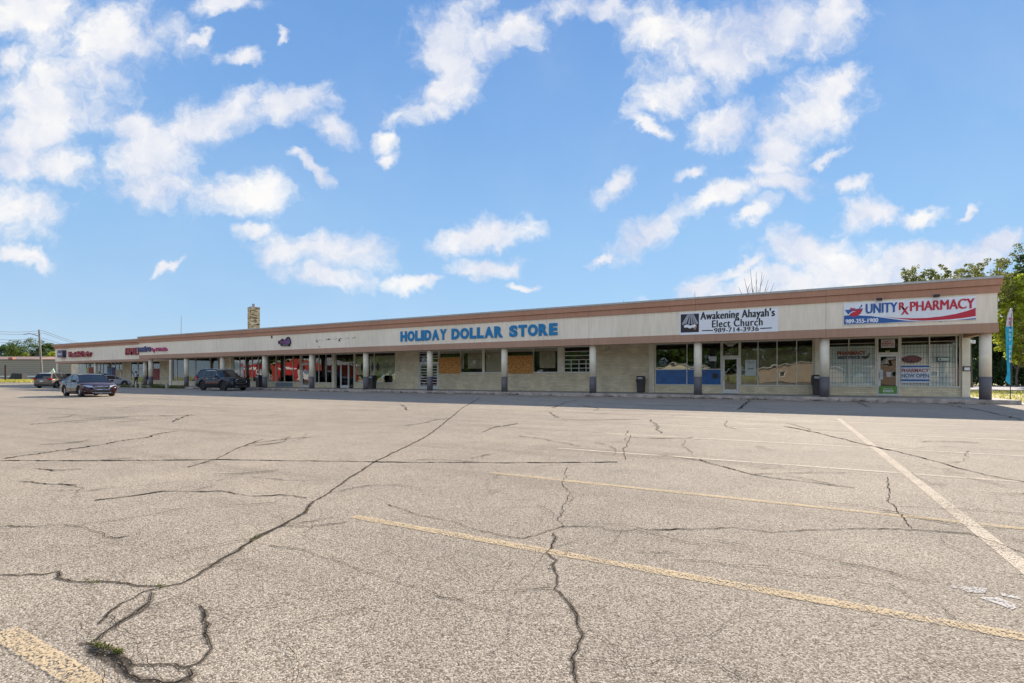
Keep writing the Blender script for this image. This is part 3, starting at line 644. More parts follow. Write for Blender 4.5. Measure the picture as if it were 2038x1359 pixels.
b = MB(); b.box(XM-.04, XR+.06, YF-.05, YF+.3, Z4-.012, Z4); b.build('cornice_reveal', mat('dark_reveal', (.12, .07, .05), .9), mall)
fascia('cornice', MT['brown'], YF-.13, XM-.10, XR+.14, Z4, Z5, JX, .45)
b = MB(); b.box(XM-.13, XR+.17, YF-.16, YF+.35, Z5+.001, Z6); b.build('parapet_cap', MT['cap'], mall)
# end return of the right fascia
b = MB(); b.box(XR-.3, XR-.001, YF+.301, 51.9, Z1+.01, Z2-.003); b.build('soffit_beam', MT['beam'], mall)
b = MB(); b.box(XR-.302, XR-.003, YF+.301, 51.9, Z2, Z3); b.build('fascia_panel', MT['cream'], mall)
b = MB(); b.box(XR-.3, XR+.13, YF+.33, 51.9, Z3+.002, Z5-.001); b.build('cornice', MT['brown'], mall)
b = MB(); b.box(XR-.35, XR+.16, YF+.36, 51.9, Z5+.002, Z6-.001); b.build('parapet_cap', MT['cap'], mall)
# left section, set back
L1, L2, L3, L4, L5, L6 = 3.17, 3.47, 5.36, 5.66, 5.95, 6.05
JL = [WX(p, YLF) for p in (232,)]
fascia('soffit_beam', MT['beam'], YLF-.035, XL-.02, XM+1.2, L1, L2-.002, [], .42)
fascia('fascia_panel', MT['cream'], YLF, XL, XM+1.2, L2, L3, JL)
fascia('cornice', MT['brown'], YLF-.1, XL-.12, XM+1.2, L3+.001, L4-.01, [], .4)
fascia('cornice', MT['brown'], YLF-.22, XL-.35, XM+1.2, L4-.01, L5, [], .45)
b = MB(); b.box(XL-.4, XM+1.2, YLF-.26, YLF+.3, L5+.001, L6); b.build('parapet_cap', MT['cap'], mall)
b = MB(); b.box(XM+.001, XM+.3, YF+.301, YLF-.3, Z1+.01, Z5-.01); b.build('fascia_panel', MT['cream'], mall); b = MB(); b.box(XL, XL+.3, YLF+.32, 51.9, L1, L5-.01); b.build('fascia_panel', MT['cream'], mall)
# roof
b = MB(); b.box(XM+.3, XR-.3, YF+.36, 51.8, 5.0, 5.1); b.box(XL+.3, XM+.29, YLF+.36, 51.8, 5.3, 5.4); rf = b.build('roof', MT['roof'], mall)
# chimney (px 493-517, top 612)
tch = 62.0; cx, cy = CP(505, tch); hw = 24*tch/1008/2/1.36
b = MB(); b.box(-hw, hw, -hw, hw, 0, (749.5-613)/1008*tch+H-5.1)
for zz in (0, ): pass
hch = (749.5-613)/1008*tch+H-5.1
chm = b.build('chimney', stone_material(), rf, loc=(cx, cy, 5.1)); chm.rotation_euler[2] = YAW+.75
chm.parent = mall
b = MB(); b.box(-hw*1.05, hw*1.05, -hw*1.05, hw*1.05, hch+.001, hch+.09); b.cyl(0, 0, hch+.1, hch+.5, .2, 12); b.build('chimney_cap', MT['steel'], chm)
# columns
def column(px, y, top, x=None):
    X = WX(px, y) if x is None else x
    mb = MB(); r = .210; mb.cyl(X, y, 1.195, top, r, 32, 0); mb.cyl(X, y, KH-.02, 1.195, r+.002, 32, 1)
    o_ = mb.build('column', [MT['column'], MT['colbase']], mall)
    for p in o_.data.polygons: p.use_smooth = abs(p.normal.z) < .5
    o_['group'] = 'round columns under the canopy'
for px in (1961, 1641, 1389, 1180, 1004, 855.5, 728.3, 620.7, 527, 443, 371, 300): column(px, YC, Z1+.05)
for px in (289, 240, 190.3, 150, 115.5):
    if px not in (240, 150): column(px, YLC, L1+.05)
# windows
def window(y, pxs, z0, z1, glass='glass', hz=(), fw=.05, inset=.06, fm='frame', wide=()):
    xs = [WX(p, y) for p in pxs]; mb = MB(); Y0, Y1 = y+inset-.05, y+inset+.05
    for i, x in enumerate(xs):
        w = fw*(2.2 if pxs[i] in wide else 1)
        a, c = (x, x+w) if i == 0 else ((x-w, x) if i == len(xs)-1 else (x-w/2, x+w/2))
        mb.box(a, c, Y0, Y1, z0, z1)
    mb.box(xs[0]+fw, xs[-1]-fw, Y0+.003, Y1-.003, z1-.05, z1-.001); mb.box(xs[0]+.001, xs[-1]-.001, Y0-.05, Y1-.003, z0-.03, z0+.045)
    for h in hz: mb.box(xs[0]+fw, xs[-1]-fw, Y0+.005, Y1-.005, h-.025, h+.025)
    f = mb.build('window', MT[fm], mall); 
    p = MB(); p.box(xs[0]+.01, xs[-1]-.01, y+inset-.006, y+inset+.006, z0, z1-.01); p.build('pane', MT[glass], f)
    return f
def panel(parent, name, px0, px1, y0, y1, z0, z1, m, Y, th=.02):
    mb = MB(); mb.box(WX(px0, Y), WX(px1, Y), y0, y0+th, z0, z1); o_ = mb.build(name, m, parent); return o_
wA = window(YW, (1792, 1850, 1904, 1912), ZS, ZT, 'glass_clear')
wB = window(YW, (1649, 1689.6, 1743.8), ZS, ZT, 'glass_clear')
for w_, a, c in ((wA, 1793, 1903), (wB, 1650, 1743)):
    panel(w_, 'blind', a, c, YW+.12, 0, ZS+.02, 2.85, MT['blind'], YW)
    mb = MB(); x = WX(a, YW)+.03; xe = WX(c, YW)
    while x < xe: mb.box(x, x+.012, YW+.085, YW+.095, ZS+.03, 2.85); x += .13
    z = ZS+.2
    while z < 2.9: mb.box(WX(a, YW)+.02, xe-.02, YW+.096, YW+.106, z, z+.012); z += .26
    mb.build('security_grille', MT['grille'], w_)
    panel(w_, 'upper_rail', a, c, YW+.2, 0, 2.98, 3.02, MT['frame'], YW)
wC = window(YW, (1473, 1508.5, 1546.5, 1585.5, 1619), ZS, ZT, 'glass_mid', fw=.05)
panel(wC, 'blind', 1474, 1618.5, YW+.12, 0, ZS+.02, 2.85, MT['blind2'], YW)  # sheet that colours in the grey-brown reflection of these panes
zh = WZ(1360, 735, YW)
wE = window(YW, (1304, 1367.2, 1390, 1435.5), ZS, ZT, 'glass', hz=(zh,), fw=.05)
panel(wE, 'blue_panel', 1304.6, 1435.2, YW-.03, 0, ZS+.05, zh-.03, MT['blue'], YW, .08)
panel(wE, 'frosted_film', 1304.6, 1435.2, YW+.08, 0, zh+.03, zh+.44, MT['mint'], YW, .01)
mb = MB(); 
for p in (1304.5, 1366.5, 1434.6): mb.box(WX(p, YW), WX(p, YW)+.04, YW-.045, YW-.031, ZS+.03, zh)
mb.box(WX(1304.5, YW), WX(1435.2, YW), YW-.045, YW-.031, zh-.02, zh+.02); mb.build('window_trim', MT['bars'], wE)
wF = window(YW, (1122, 1176), ZR, ZT, 'glass', fw=.05, fm='bars')
mb = MB()
for k in range(1, 6): z = ZR+(ZT-ZR)*k/6.2; mb.box(X_(1122)+.03, X_(1176)-.03, YW-.03, YW-.005, z-.022, z+.022)
for p in (1137, 1152.5, 1166.5): mb.box(X_(p)-.02, X_(p)+.02, YW-.0315, YW-.0065, ZR+.03, ZR+(ZT-ZR)*3/6.2)
mb.build('security_bars', MT['bars'], wF)
wG = window(YW, (873.5, 916.5, 962.5, 1000, 1061.3, 1111), ZR, ZT, 'glass_clear', fw=.06, hz=(), fm='bars')
panel(wG, 'pelmet', 874, 1110.5, YW+.12, 0, 3.02, 3.25, MT['soffit'], YW, .05)
panel(wG, 'tan_board', 966, 1000, YW+.085, 0, ZR+.05, 3.0, mat('grey_board', (.46, .39, .28), .9, var=.08), YW)
for a_, c_ in ((930, 960), (1073, 1104), (917.5, 922)): panel(wG, 'grey_board', a_, c_, YW+.09, 0, ZR+.32, 3.0, mat('inner_board', (.42, .35, .25), .9, var=.15), YW)  # sheets colouring in the grey-tan reflection of a wall
add_text('F', 'letter', MT['tan'], wG, X_(971.5), X_(975), WZ(974, 714, YW), WZ(974, 707, YW), YW-.001, .01, .02)
wI = window(YW, (705.5, 744, 787), ZS, ZT, 'glass_clear', fw=.06)
panel(wI, 'tan_board', 707, 723, YW+.09, 0, 1.35, 3.0, MT['tan'], YW)  # both tan sheets put this window's bright reflection into colour
panel(wI, 'tan_board', 735, 786.5, YW+.09, 0, 1.3, 3.0, MT['tan'], YW)
for px in (719.8, 741, 751):
    mb = MB(); X, w_, zz, h_ = X_(px), .16, WZ(px, 730, YW), .36
    mb.prism([(X-w_, zz), (X, zz-h_), (X+w_, zz), (X, zz+h_)], YW-.004, YW+.05); o_ = mb.build('diamond_decal', MT['black'], wI)
mb = MB(); mb.box(X_(708), X_(786), YW+.035, YW+.05, WZ(760, 730, YW)-.02, WZ(760, 730, YW)+.02); mb.build('rail', MT['wood'], wI)
wK = window(YW, (626, 634, 648.5, 662), ZS-.1, ZT, 'glass', fw=.07)
wM = window(YW, (532, 549, 565.5, 583, 597), ZS, ZT, 'glass', fw=.07)
panel(wM, 'grey_panel', 549.5, 582.5, YW-.03, 0, KH+.05, ZS-.06, mat('blue_grey_panel', (.20, .24, .27), .6), YW, .028)
wN = window(YW, (464, 476.5, 488.5, 501.5, 514, 522), ZS, ZT, 'glass', fw=.08)
wO = window(YW, (342, 351.5, 369, 388.5, 418, 434, 437), ZS, ZT, 'glass', fw=.09)
wP = window(YL, (260, 274, 289, 304, 318), ZS, ZT, 'glass', hz=(WZ(289, 733, YL),), fw=.12)
wQ = window(YL, (192, 199, 205, 213, 221.5, 229, 236, 243), ZS-.2, ZT, 'glass', fw=.10)
wR = window(YL, (155, 160, 166, 171, 178, 187), ZS-.2, ZT, 'glass', fw=.10)
# doors
def door(y, pa, pb, la, lb, ztop, glass='glass', hinge=1, bars=False, mid=None, inset=.05, leaf2=False):
    """frame with transom from pa to pb, leaf between la and lb"""
    xa, xb, xc, xd = [WX(p, y) for p in (pa, pb, la, lb)]
    mb = MB(); Y0, Y1 = y+inset-.06, y+inset+.06
    mb.box(xa, xa+.08, Y0, Y1, KH-.01, ZT-.001); mb.box(xb-.08, xb, Y0, Y1, KH-.01, ZT-.001)
    mb.box(xa+.08, xb-.08, Y0, Y1, ZT-.09, ZT-.002); mb.box(xa+.08, xb-.08, Y0, Y1, ztop, ztop+.1)
    if xc-xa > .3: mb.box(xc-.06, xc-.001, Y0, Y1, KH-.01, ztop-.001)
    if xb-xd > .3: mb.box(xd+.001, xd+.06, Y0, Y1, KH-.01, ztop-.001)
    d = mb.build('door_frame', MT['frame'], mall)
    p = MB(); p.box(xa+.05, xb-.05, y+inset+.01, y+inset+.02, ztop+.1, ZT-.05)
    if xc-xa > .3: p.box(xa+.05, xc-.03, y+inset+.01, y+inset+.02, KH+.1, ztop)
    if xb-xd > .3: p.box(xd+.03, xb-.05, y+inset+.01, y+inset+.02, KH+.1, ztop)
    p.build('pane', MT[glass], d)
    if xc-xa < .3: xc = xa+.085
    if xb-xd < .3: xd = xb-.085
    halves = [(xc, xd)] if not leaf2 else [(xc, (xc+xd)/2-.003), ((xc+xd)/2+.003, xd)]
    for (x0, x1) in halves:
        mb = MB(); q = .09; Yd = y+inset-.02
        mb.box(x0, x0+q, Yd-.022, Yd+.022, KH+.01, ztop-.01); mb.box(x1-q, x1, Yd-.022, Yd+.022, KH+.01, ztop-.01)
        mb.box(x0+q, x1-q, Yd-.021, Yd+.021, ztop-.12, ztop-.011); mb.box(x0+q, x1-q, Yd-.021, Yd+.021, KH+.011, KH+.24)
        lf = mb.build('door', MT['doorframe'], mall)
        p = MB(); p.box(x0+q-.01, x1-q+.01, Yd-.004, Yd+.004, KH+.23, ztop-.11); p.build('pane', MT[glass], lf)
        hb = MB(); hx = x0+.05 if hinge > 0 else x1-.05
        hb.tube([(hx, Yd-.022, 1.05), (hx, Yd-.09, 1.08), (hx, Yd-.09, 1.40), (hx, Yd-.022, 1.43)], .014, 8); hb.build('handle', MT['steel'], lf)
        if bars:
            mb = MB()
            for k in range(9): z = KH+.3+k*.225; mb.box(x0+q-.02, x1-q+.02, Yd-.045, Yd-.03, z, z+.045)
            mb.build('security_bars', MT['bars'], lf)
    return d
dPh = door(YW, 1744.5, 1791.5, 1748, 1789, 2.38, 'glass_clear', 1)
dCh = door(YW, 1436, 1472.5, 1439, 1471, 2.36, 'glass', 1)
dHo = door(YW, 833, 873, 834, 872, 2.30, 'glass', 1, bars=True, leaf2=True)
mb = MB()
for z in (2.62, 2.85, 3.08): mb.box(X_(835), X_(871.5), YW-.03, YW-.012, z, z+.045)
mb.build('security_bars', MT['bars'], dHo)
dJ = door(YW, 667.5, 705, 678, 693.5, 2.42, 'glass', -1)
dL = door(YW, 599.5, 617, 601, 616, 2.42, 'glass', 1)
# transom stickers and numbers are lettering on the building
def label_on(txt, m, px0, px1, py0, py1, Y, off=.0, parent=None, name='lettering', ext=.004, **k):
    pm = (px0+px1)/2
    return add_text(txt, name, m, parent or mall, WX(px0, Y), WX(px1, Y), WZ(pm, py1, Y), WZ(pm, py0, Y), Y, ext, off, **k)
label_on('3407', mat('number_vinyl', (.30, .27, .22), .5), 1443.5, 1461.5, 699, 707.5, YW-.02, .02, dCh)
label_on('305', mat('yellow_number', (.65, .55, .30), .5), 1762, 1771, 697.5, 702.5, YW-.02, .02, dPh)

# ------------------------------------------------------------------ signs on the fascia
def board(name, px0, px1, z0, z1, m, label, cat, Y=YF, th=.05):
    r = empty(name, (0, 0, 0), 0, label, cat); mb = MB(); mb.box(WX(px0, Y), WX(px1, Y), Y-th, Y-.002, z0, z1); o_ = mb.build('sign_panel', m, r); bevel(o_, .006); return r
def pxpoly(parent, name, pts, Y, m, th=.004):
    mb = MB(); q = [(WX(p[0], Y), WZ(p[0], p[1], Y)) for p in pts]; mb.prism(q, Y-th, Y); return mb.build(name, m, parent)
# blue channel letters
hs = empty('letter_sign', (0, 0, 0), 0, 'large blue raised capital letters along the middle of the fascia', 'shop sign')
for word, a, c in (('HOLIDAY', 797.5, 889.5), ('DOLLAR', 899, 1001.5), ('STORE', 1014, 1110)):
    wid = {'I': .42, 'L': .82, 'O': 1.12, 'H': 1.05, 'D': 1.05, 'A': 1.1, 'Y': 1.02, 'R': 1.05, 'S': .98, 'T': .98, 'E': .92}
    tot = sum(wid[ch] for ch in word)+.10*(len(word)-1); x = WX(a, YF); u = (WX(c, YF)-x)/tot
    for ch in word:
        add_text(ch, 'letter', MT['blueletter'], hs, x, x+wid[ch]*u, 3.80, 4.56, YF-.002, .05, .06 if ch != 'I' else .045)
        x += (wid[ch]+.10)*u
# church sign
cs = board('church_sign', 1353, 1549, 3.505, 4.726, MT['white'], 'white sign with black lettering and a picture of an open book', 'sign')
Yb = YF-.052
label_on("Awakening Ahayah's", MT['black'], 1394.5, 1541.5, 616.5, 637.5, Yb, .0, cs, bold=.035, spacing=1.08)
label_on('Elect Church', MT['black'], 1417.5, 1517.5, 635, 649.5, Yb, .0, cs, bold=.04, spacing=1.12)
label_on('989-714-3936', MT['black'], 1421.5, 1510, 651, 660, Yb, .0, cs, bold=.045, spacing=1.05)
pxpoly(cs, 'rule', [(1397, 657), (1419, 656.2), (1419, 658.2), (1397, 659)], Yb, MT['black'])
pxpoly(cs, 'rule', [(1513, 652.5), (1536, 651.4), (1536, 653.4), (1513, 654.5)], Yb, MT['black'])
pxpoly(cs, 'picture', [(1354.8, 625.5), (1391, 623.6), (1391, 660.6), (1354.8, 662)], Yb, mat('dark_print', (.02, .014, .016), .5))
for i, (a0, a1, b0, b1) in enumerate(((1371, 1373, 1361, 1366), (1373.5, 1375, 1369, 1372), (1375.5, 1377, 1375, 1378.5), (1377.2, 1378.6, 1381, 1384), (1378.8, 1380.5, 1385, 1390), (1368.5, 1370.5, 1357, 1360))):
    pxpoly(cs, 'light_ray', [(a0, 625), (a1, 625), (b1, 644+(i % 2)*3), (b0, 645)], Yb-.0045, mat('pale_ray', (.35, .35, .38), .5))
pxpoly(cs, 'book', [(1361, 648), (1367, 645.5), (1373.5, 648), (1380, 645.5), (1386, 646.5), (1383, 652), (1377, 652), (1373, 654), (1368, 651.5), (1362, 652)], Yb-.005, MT['white'])
pxpoly(cs, 'book_edge', [(1381, 652.5), (1386, 647.5), (1387, 650), (1383.5, 657), (1380.5, 655)], Yb-.0055, mat('tan_print', (.45, .2, .12), .6))
# pharmacy sign
ps = board('pharmacy_sign', 1679.2, 1942.5, 3.70, 4.74, MT['white'], 'wide white sign with blue and red lettering, mortar bowl and swooshes', 'sign')
q = lambda L: [zp(x, y, 1660, 570, 6.793) for x, y in L]
pxpoly(ps, 'blue_swoosh', q([(134, 395), (200, 390), (350, 392), (500, 400), (650, 420), (800, 440), (950, 460), (1100, 468), (1250, 468), (1100, 473), (900, 480), (700, 491), (134, 513)]), Yb, MT['navy'])
pxpoly(ps, 'red_swoosh', q([(650, 405), (850, 425), (1050, 430), (1250, 425), (1450, 405), (1650, 370), (1800, 330), (1915, 287), (1915, 400), (1750, 425), (1550, 445), (1350, 458), (1200, 462), (1050, 455), (850, 432)]), Yb-.001, MT['redprint'])
pxpoly(ps, 'blue_swoosh', q([(1650, 453), (1780, 440), (1915, 425), (1915, 443), (1780, 449)]), Yb, MT['navy'])
pxpoly(ps, 'mortar_bowl', q([(150, 322), (390, 300), (380, 330), (355, 370), (310, 400), (260, 408), (215, 395), (185, 370)]), Yb-.002, MT['redprint'])
pxpoly(ps, 'mortar_bowl', q([(150, 322), (250, 322), (225, 345), (200, 385), (178, 362)]), Yb-.0065, MT['navy'])
pxpoly(ps, 'bowl_line', q([(190, 385), (215, 355), (255, 335), (300, 340), (255, 345), (225, 362), (200, 392)]), Yb-.007, MT['white'])
pxpoly(ps, 'bowl_rim', q([(150, 318), (390, 296), (390, 304), (150, 327)]), Yb-.0075, MT['navy'])
pxpoly(ps, 'pestle', q([(325, 308), (345, 300), (385, 262), (375, 245), (362, 252), (360, 268)]), Yb-.002, MT['navy'])
pxpoly(ps, 'herb_leaf', q([(215, 312), (225, 285), (255, 295), (290, 290), (275, 312)]), Yb-.003, MT['redprint'])
def sl(txt, m, a, c, t0, b0, off=.0, **k):   # text in the zoomed sign's coordinates (rises to the right with the perspective)
    pa = zp(a, t0, 1660, 570, 6.793); pb = zp(c, b0, 1660, 570, 6.793); pm = (pa[0]+pb[0])/2
    add_text(txt, 'lettering', m, ps, WX(pa[0], YF), WX(pb[0], YF), WZ(pm, pb[1], YF), WZ(pm, pa[1], YF), Yb-.006, .004, off, **k)
sl('UNITY', MT['navy'], 430, 850, 228, 358, .0, bold=.04)
sl('R', MT['redprint'], 878, 952, 218, 318, .0, bold=.05)
sl('X', MT['redprint'], 908, 1000, 275, 380, .0, bold=.05)
sl('PHARMACY', MT['redprint'], 1028, 1892, 184, 316, .0, bold=.04)
sl('989-355-1900', MT['white'], 155, 592, 438, 494, .0, bold=.05)
# spotlights above the pharmacy sign
for px, py, lb in ((1748.5, 597, 'small black spotlight above the bowl end of the wide white sign'), (1861.5, 590, 'small black spotlight above the red end of the wide white sign')):
    X, Z = WX(px, YF), WZ(px, py, YF); r = empty('spotlight', (X, YF, Z), 0, lb, 'spotlight', 'spotlights above the wide sign')
    mb = MB(); mb.tube([(0, 0, .05), (0, -.12, .05), (.02, -.22, .0)], .018, 6); mb.build('bracket', MT['black'], r)
    mb = MB(); mb.box(-.11, .11, -.30, -.16, -.06, .06); o_ = mb.build('lamp_head', MT['black'], r); bevel(o_, .02)
# purple broken sign
r = empty('broken_sign', (0, 0, 0), 0, 'small purple and magenta sign remnant left alone on the fascia', 'sign')
q2 = lambda L: [zp(x, y, 540, 655, 30.2) for x, y in L]
def thick(parent, name, pts, Y, m, th): return pxpoly(parent, name, pts, Y, m, th)
thick(r, 'backing', q2([(480, 760), (520, 700), (620, 680), (660, 600), (740, 580), (800, 650), (900, 660), (960, 540), (1060, 460), (1120, 500), (1200, 760), (1200, 870), (1150, 890), (1140, 1010), (1080, 1030), (1050, 990), (640, 1010), (610, 890), (540, 910), (480, 840)]), YF-.003, mat('dark_sign_edge', (.025, .01, .03), .6), .14)
thick(r, 'face', q2([(520, 770), (640, 700), (760, 690), (760, 850), (600, 860), (530, 880)]), YF-.145, mat('plum_face', (.16, .012, .07), .4), .01)
thick(r, 'face', q2([(765, 690), (900, 690), (980, 600), (1060, 520), (1110, 700), (1120, 850), (1050, 880), (770, 850)]), YF-.145, mat('violet_face', (.14, .045, .17), .4), .01)
thick(r, 'face', q2([(680, 880), (1020, 890), (1020, 960), (700, 970)]), YF-.145, mat('grey_face', (.08, .09, .10), .4), .01)
# old fixings and stains where letters were removed
b = MB(); rr = random.Random(3)
for (px, py, w_, h_) in ((541, 670.5, .18, .22), (631, 679.5, .14, .10), (675.5, 677, .14, .18), (678, 673.5, .07, .07), (654, 674.5, .08, .08), (706, 671.5, .08, .07), (636, 690, .10, .05)):
    X, Z = WX(px, YF), WZ(px, py, YF); b.box(X-w_/2, X+w_/2, YF-.03, YF-.002, Z-h_/2, Z+h_/2)
for k in range(46):
    px = rr.choice((rr.uniform(626, 642), rr.uniform(648, 662), rr.uniform(662, 710))); py = 676-(px-626)*.052+rr.uniform(-.8, 2.2)
    X, Z = WX(px, YF), WZ(px, py, YF); b.box(X-.05*rr.random()-.02, X+.08*rr.random()+.02, YF-.008, YF-.002, Z-.008, Z+.010)
b.build('sign_fixing', mat('rusty_fixing', (.10, .075, .06), .9), mall)
b = MB()
for px, py in ((1289, 621.5), (1327, 620.5), (1757, 643), (1872, 640), (1780, 655), (1800, 653), (1840, 651), (477, 672.5)):
    X, Z = WX(px, YF), WZ(px, py, YF); b.box(X-.03, X+.03, YF-.02, YF-.002, Z-.02, Z+.02)
b.build('junction_plate', MT['steel'], mall)
# left section signs
def lsign(txt, name, m, a, c, t0, b0, Y, label, off=.02, ext=.12, **k):
    r = empty(name, (0, 0, 0), 0, label, 'shop sign'); pm = (a+c)/2
    add_text(txt, 'lettering', m, r, WX(a, Y), WX(c, Y), WZ(pm, b0, Y), WZ(pm, t0, Y), Y-.003, ext, off, **k); return r
lsign('Rent-A-Center', 'letter_sign', MT['redsign'], 140, 184.5, 698.5, 710, YLF, 'thick dark red lettering near the far left end of the fascia', .05, .25)
r = empty('logo_sign', (0, 0, 0), 0, 'square dark violet box sign left of the thick dark red lettering', 'shop sign')
mb = MB(); X0, X1, z0_, z1_ = WX(121.5, YLF), WX(132, YLF), WZ(128, 711.3, YLF), WZ(128, 697, YLF); mb.box(X0, X1, YLF-.45, YLF-.003, z0_, z1_); o_ = mb.build('sign_box', mat('violet_box', (.05, .035, .09), .4), r); bevel(o_, .03)
add_text('RAC', 'lettering', MT['white'], r, X0+.3, X1-.2, z0_+.35, z1_-.45, YLF-.452, .01, .03)
lsign('FAMILY', 'letter_sign', MT['redsign'], 251.5, 281, 692, 706, YLF, 'red capital lettering partly hidden by the corner of the fascia', .03, .15)
r = lsign('metro', 'letter_sign', MT['purple'], 275.5, 302, 688.5, 700.5, YF, 'dark violet and magenta lettering beside the corner of the fascia', .03, .10)
add_text('by', 'lettering', MT['magenta'], r, WX(304.5, YF), WX(310, YF), WZ(307, 701.5, YF), WZ(307, 692, YF), YF-.003, .1, .03)
add_text('T-Mobile', 'lettering', MT['magenta'], r, WX(311, YF), WX(334, YF), WZ(322, 698.8, YF), WZ(322, 691.5, YF), YF-.003, .1, .04)

# ------------------------------------------------------------------ things at the shop front
def flat_thing(name, px0, px1, py0, py1, Y, m, label, cat, th=.012, group=None):
    mb = MB(); pm = (px0+px1)/2; X0, X1 = WX(px0, Y), WX(px1, Y); z0, z1 = WZ(pm, py1, Y), WZ(pm, py0, Y)
    mb.box(0, X1-X0, -th, 0, 0, z1-z0); o_ = mb.build(name, m, None, loc=(X0, Y, z0)); tag(o_, label, cat, group); return o_
YG = YW-.005
flat_thing('plywood_board', 873, 916.5, 711, 743, YG-.06, MT['osb'], 'brown strand board over the left boarded shop window', 'board', .02, 'boards over broken windows')
flat_thing('plywood_board', 1010.5, 1061, 707.5, 743, YG-.06, MT['osb'], 'brown strand board over the window right of a column', 'board', .02, 'boards over broken windows')
flat_thing('wall_patch', 806, 829, 709.5, 719.8, YG, MT['tan'], 'plain tan rectangle on the block wall left of the barred double door', 'patch', .01)
def poster(px0, px1, py0, py1, Y, m, label, lines=(), group=None, cat='poster'):
    """root with a sheet and optional lettering: lines = (text, material, fx0, fx1, fz0, fz1, off)"""
    pm = (px0+px1)/2; X0, X1 = WX(px0, Y), WX(px1, Y); z0, z1 = WZ(pm, py1, Y), WZ(pm, py0, Y)
    r = empty('poster', (0, 0, 0), 0, label, cat, group); mb = MB(); mb.box(X0, X1, Y-.006, Y, z0, z1); mb.build('sheet', m, r)
    for (t, mm, a, c, d, e, off) in lines:
        add_text(t, 'lettering', mm, r, X0+(X1-X0)*a, X0+(X1-X0)*c, z0+(z1-z0)*d, z0+(z1-z0)*e, Y-.007, .002, off)
    return r
PW = MT['white']; YP = YW-.03
pr = poster(1793, 1850, 726.5, 762, YP, mat('pale_banner', (.62, .66, .72), .6), 'pale banner with red and navy lettering low in the window',
   [('PHARMACY', mat('dark_red_print', (.32, .03, .02), .5), .02, .98, .60, .80, .03), ('NOW OPEN', mat('banner_blue', (.05, .12, .25), .5), .02, .98, .30, .52, .03)], cat='banner')
for z0_, z1_ in ((.88, .97), (.10, .20)):
    pm = 1821; za, zb = WZ(pm, 762, YP), WZ(pm, 726.5, YP); mb = MB(); mb.box(WX(1793.2, YP), WX(1849.8, YP), YP-.009, YP-.0065, za+(zb-za)*z0_, za+(zb-za)*z1_); mb.build('stripe', MT['navy'], pr)
# oval neon sign
r = empty('open_sign', (0, 0, 0), 0, 'dark oval neon sign hanging in the shop window above a banner', 'neon sign')
X0, X1 = WX(1795, YP), WX(1834.5, YP); zc_, zr_ = WZ(1815, 714.7, YP), .20
mb = MB(); cxm, rx = (X0+X1)/2, (X1-X0)/2; mb.prism([(cxm+rx*math.cos(a*PI/16), zc_+zr_*math.sin(a*PI/16)) for a in range(32)], YP-.03, YP); mb.build('backing', mat('neon_backing', (.03, .04, .06), .4), r)
add_text('OPEN', 'neon_tube', mat('dim_red_neon', (.45, .05, .02), .3), r, cxm-rx*.78, cxm+rx*.78, zc_-.11, zc_+.11, YP-.031, .02, -.01)
mb = MB(); mb.tube([(cxm+rx*.9*math.cos(a*PI/16), YP-.04, zc_+zr_*.86*math.sin(a*PI/16)) for a in range(33)], .012, 6); mb.build('neon_ring', mat('orange_ring', (.30, .06, .03), .3), r)
# small green lozenge sign
r = poster(1865, 1891, 710, 719.5, YP, MT['black'], 'small dark framed sign with a pale green face in the right window pane', (), cat='sign')
mb = MB(); mb.box(WX(1866.5, YP), WX(1889.5, YP), YP-.012, YP-.007, WZ(1878, 717.8, YP), WZ(1878, 711.7, YP)); mb.build('sign_face', mat('pale_green_face', (.42, .52, .45), .5), r)
mb = MB(); mb.cyl(0, 0, 0, .004, .045, 16); o_ = mb.build('emblem', mat('green_emblem', (.02, .14, .07), .5), r, loc=(WX(1871, YP), YP-.012, WZ(1871, 714.7, YP))); o_.rotation_euler[0] = PI/2
# window lettering of the pharmacy, left window
r = empty('window_lettering', (0, 0, 0), 0, 'faded red and dark window lettering with a small mortar', 'window lettering')
add_text('PHARMACY', 'lettering', mat('faded_red', (.26, .06, .035), .6), r, WX(1666, YP), WX(1724, YP), WZ(1695, 706.5, YP), WZ(1695, 698.5, YP), YP, .004, .05)
add_text('BEST PRICE', 'lettering', mat('faded_navy', (.05, .06, .08), .6), r, WX(1667, YP), WX(1712, YP), WZ(1690, 714, YP), WZ(1690, 708.5, YP), YP, .004, .05)
pxpoly(r, 'mortar', [(1713.5, 708.5), (1730, 708), (1728, 712), (1722, 714.5), (1717, 713)], YP, mat('faded_black', (.05, .05, .04), .6)); pxpoly(r, 'pestle', [(1726, 708), (1730.5, 702), (1731.8, 703), (1729, 708)], YP, mat('faded_black2', (.05, .05, .04), .6))
# door posters
r = poster(1749.5, 1785.5, 768.5, 783, YW-.02, mat('green_poster', (.13, .30, .05), .6), 'green strip at the foot of the rightmost glass door', [('EXPERTS', PW, .22, .80, .18, .48, .03), ('THE VACCINE', PW, .22, .72, .58, .74, .01)])
r = poster(1753.5, 1781, 675.5, 692, YW-.02, mat('pink_white_notice', (.60, .55, .52), .6), 'notice with red lettering in the glass above the rightmost door', [('UNITY', mat('r1', (.35, .03, .03), .5), .15, .85, .66, .86, .03), ('PHARMACY', mat('r2', (.30, .03, .03), .5), .05, .95, .42, .60, .03), ('989-355-1900', mat('r3', (.30, .03, .03), .5), .05, .95, .22, .38, .02)])
poster(1751, 1757, 736, 755, YW-.02, mat('notice_a', (.55, .60, .64), .6), 'narrow pale notice with a blue top on the rightmost glass door')
poster(1764, 1773, 740, 750, YW-.02, mat('notice_b', (.55, .50, .52), .6), 'small square pinkish notice on the rightmost glass door')
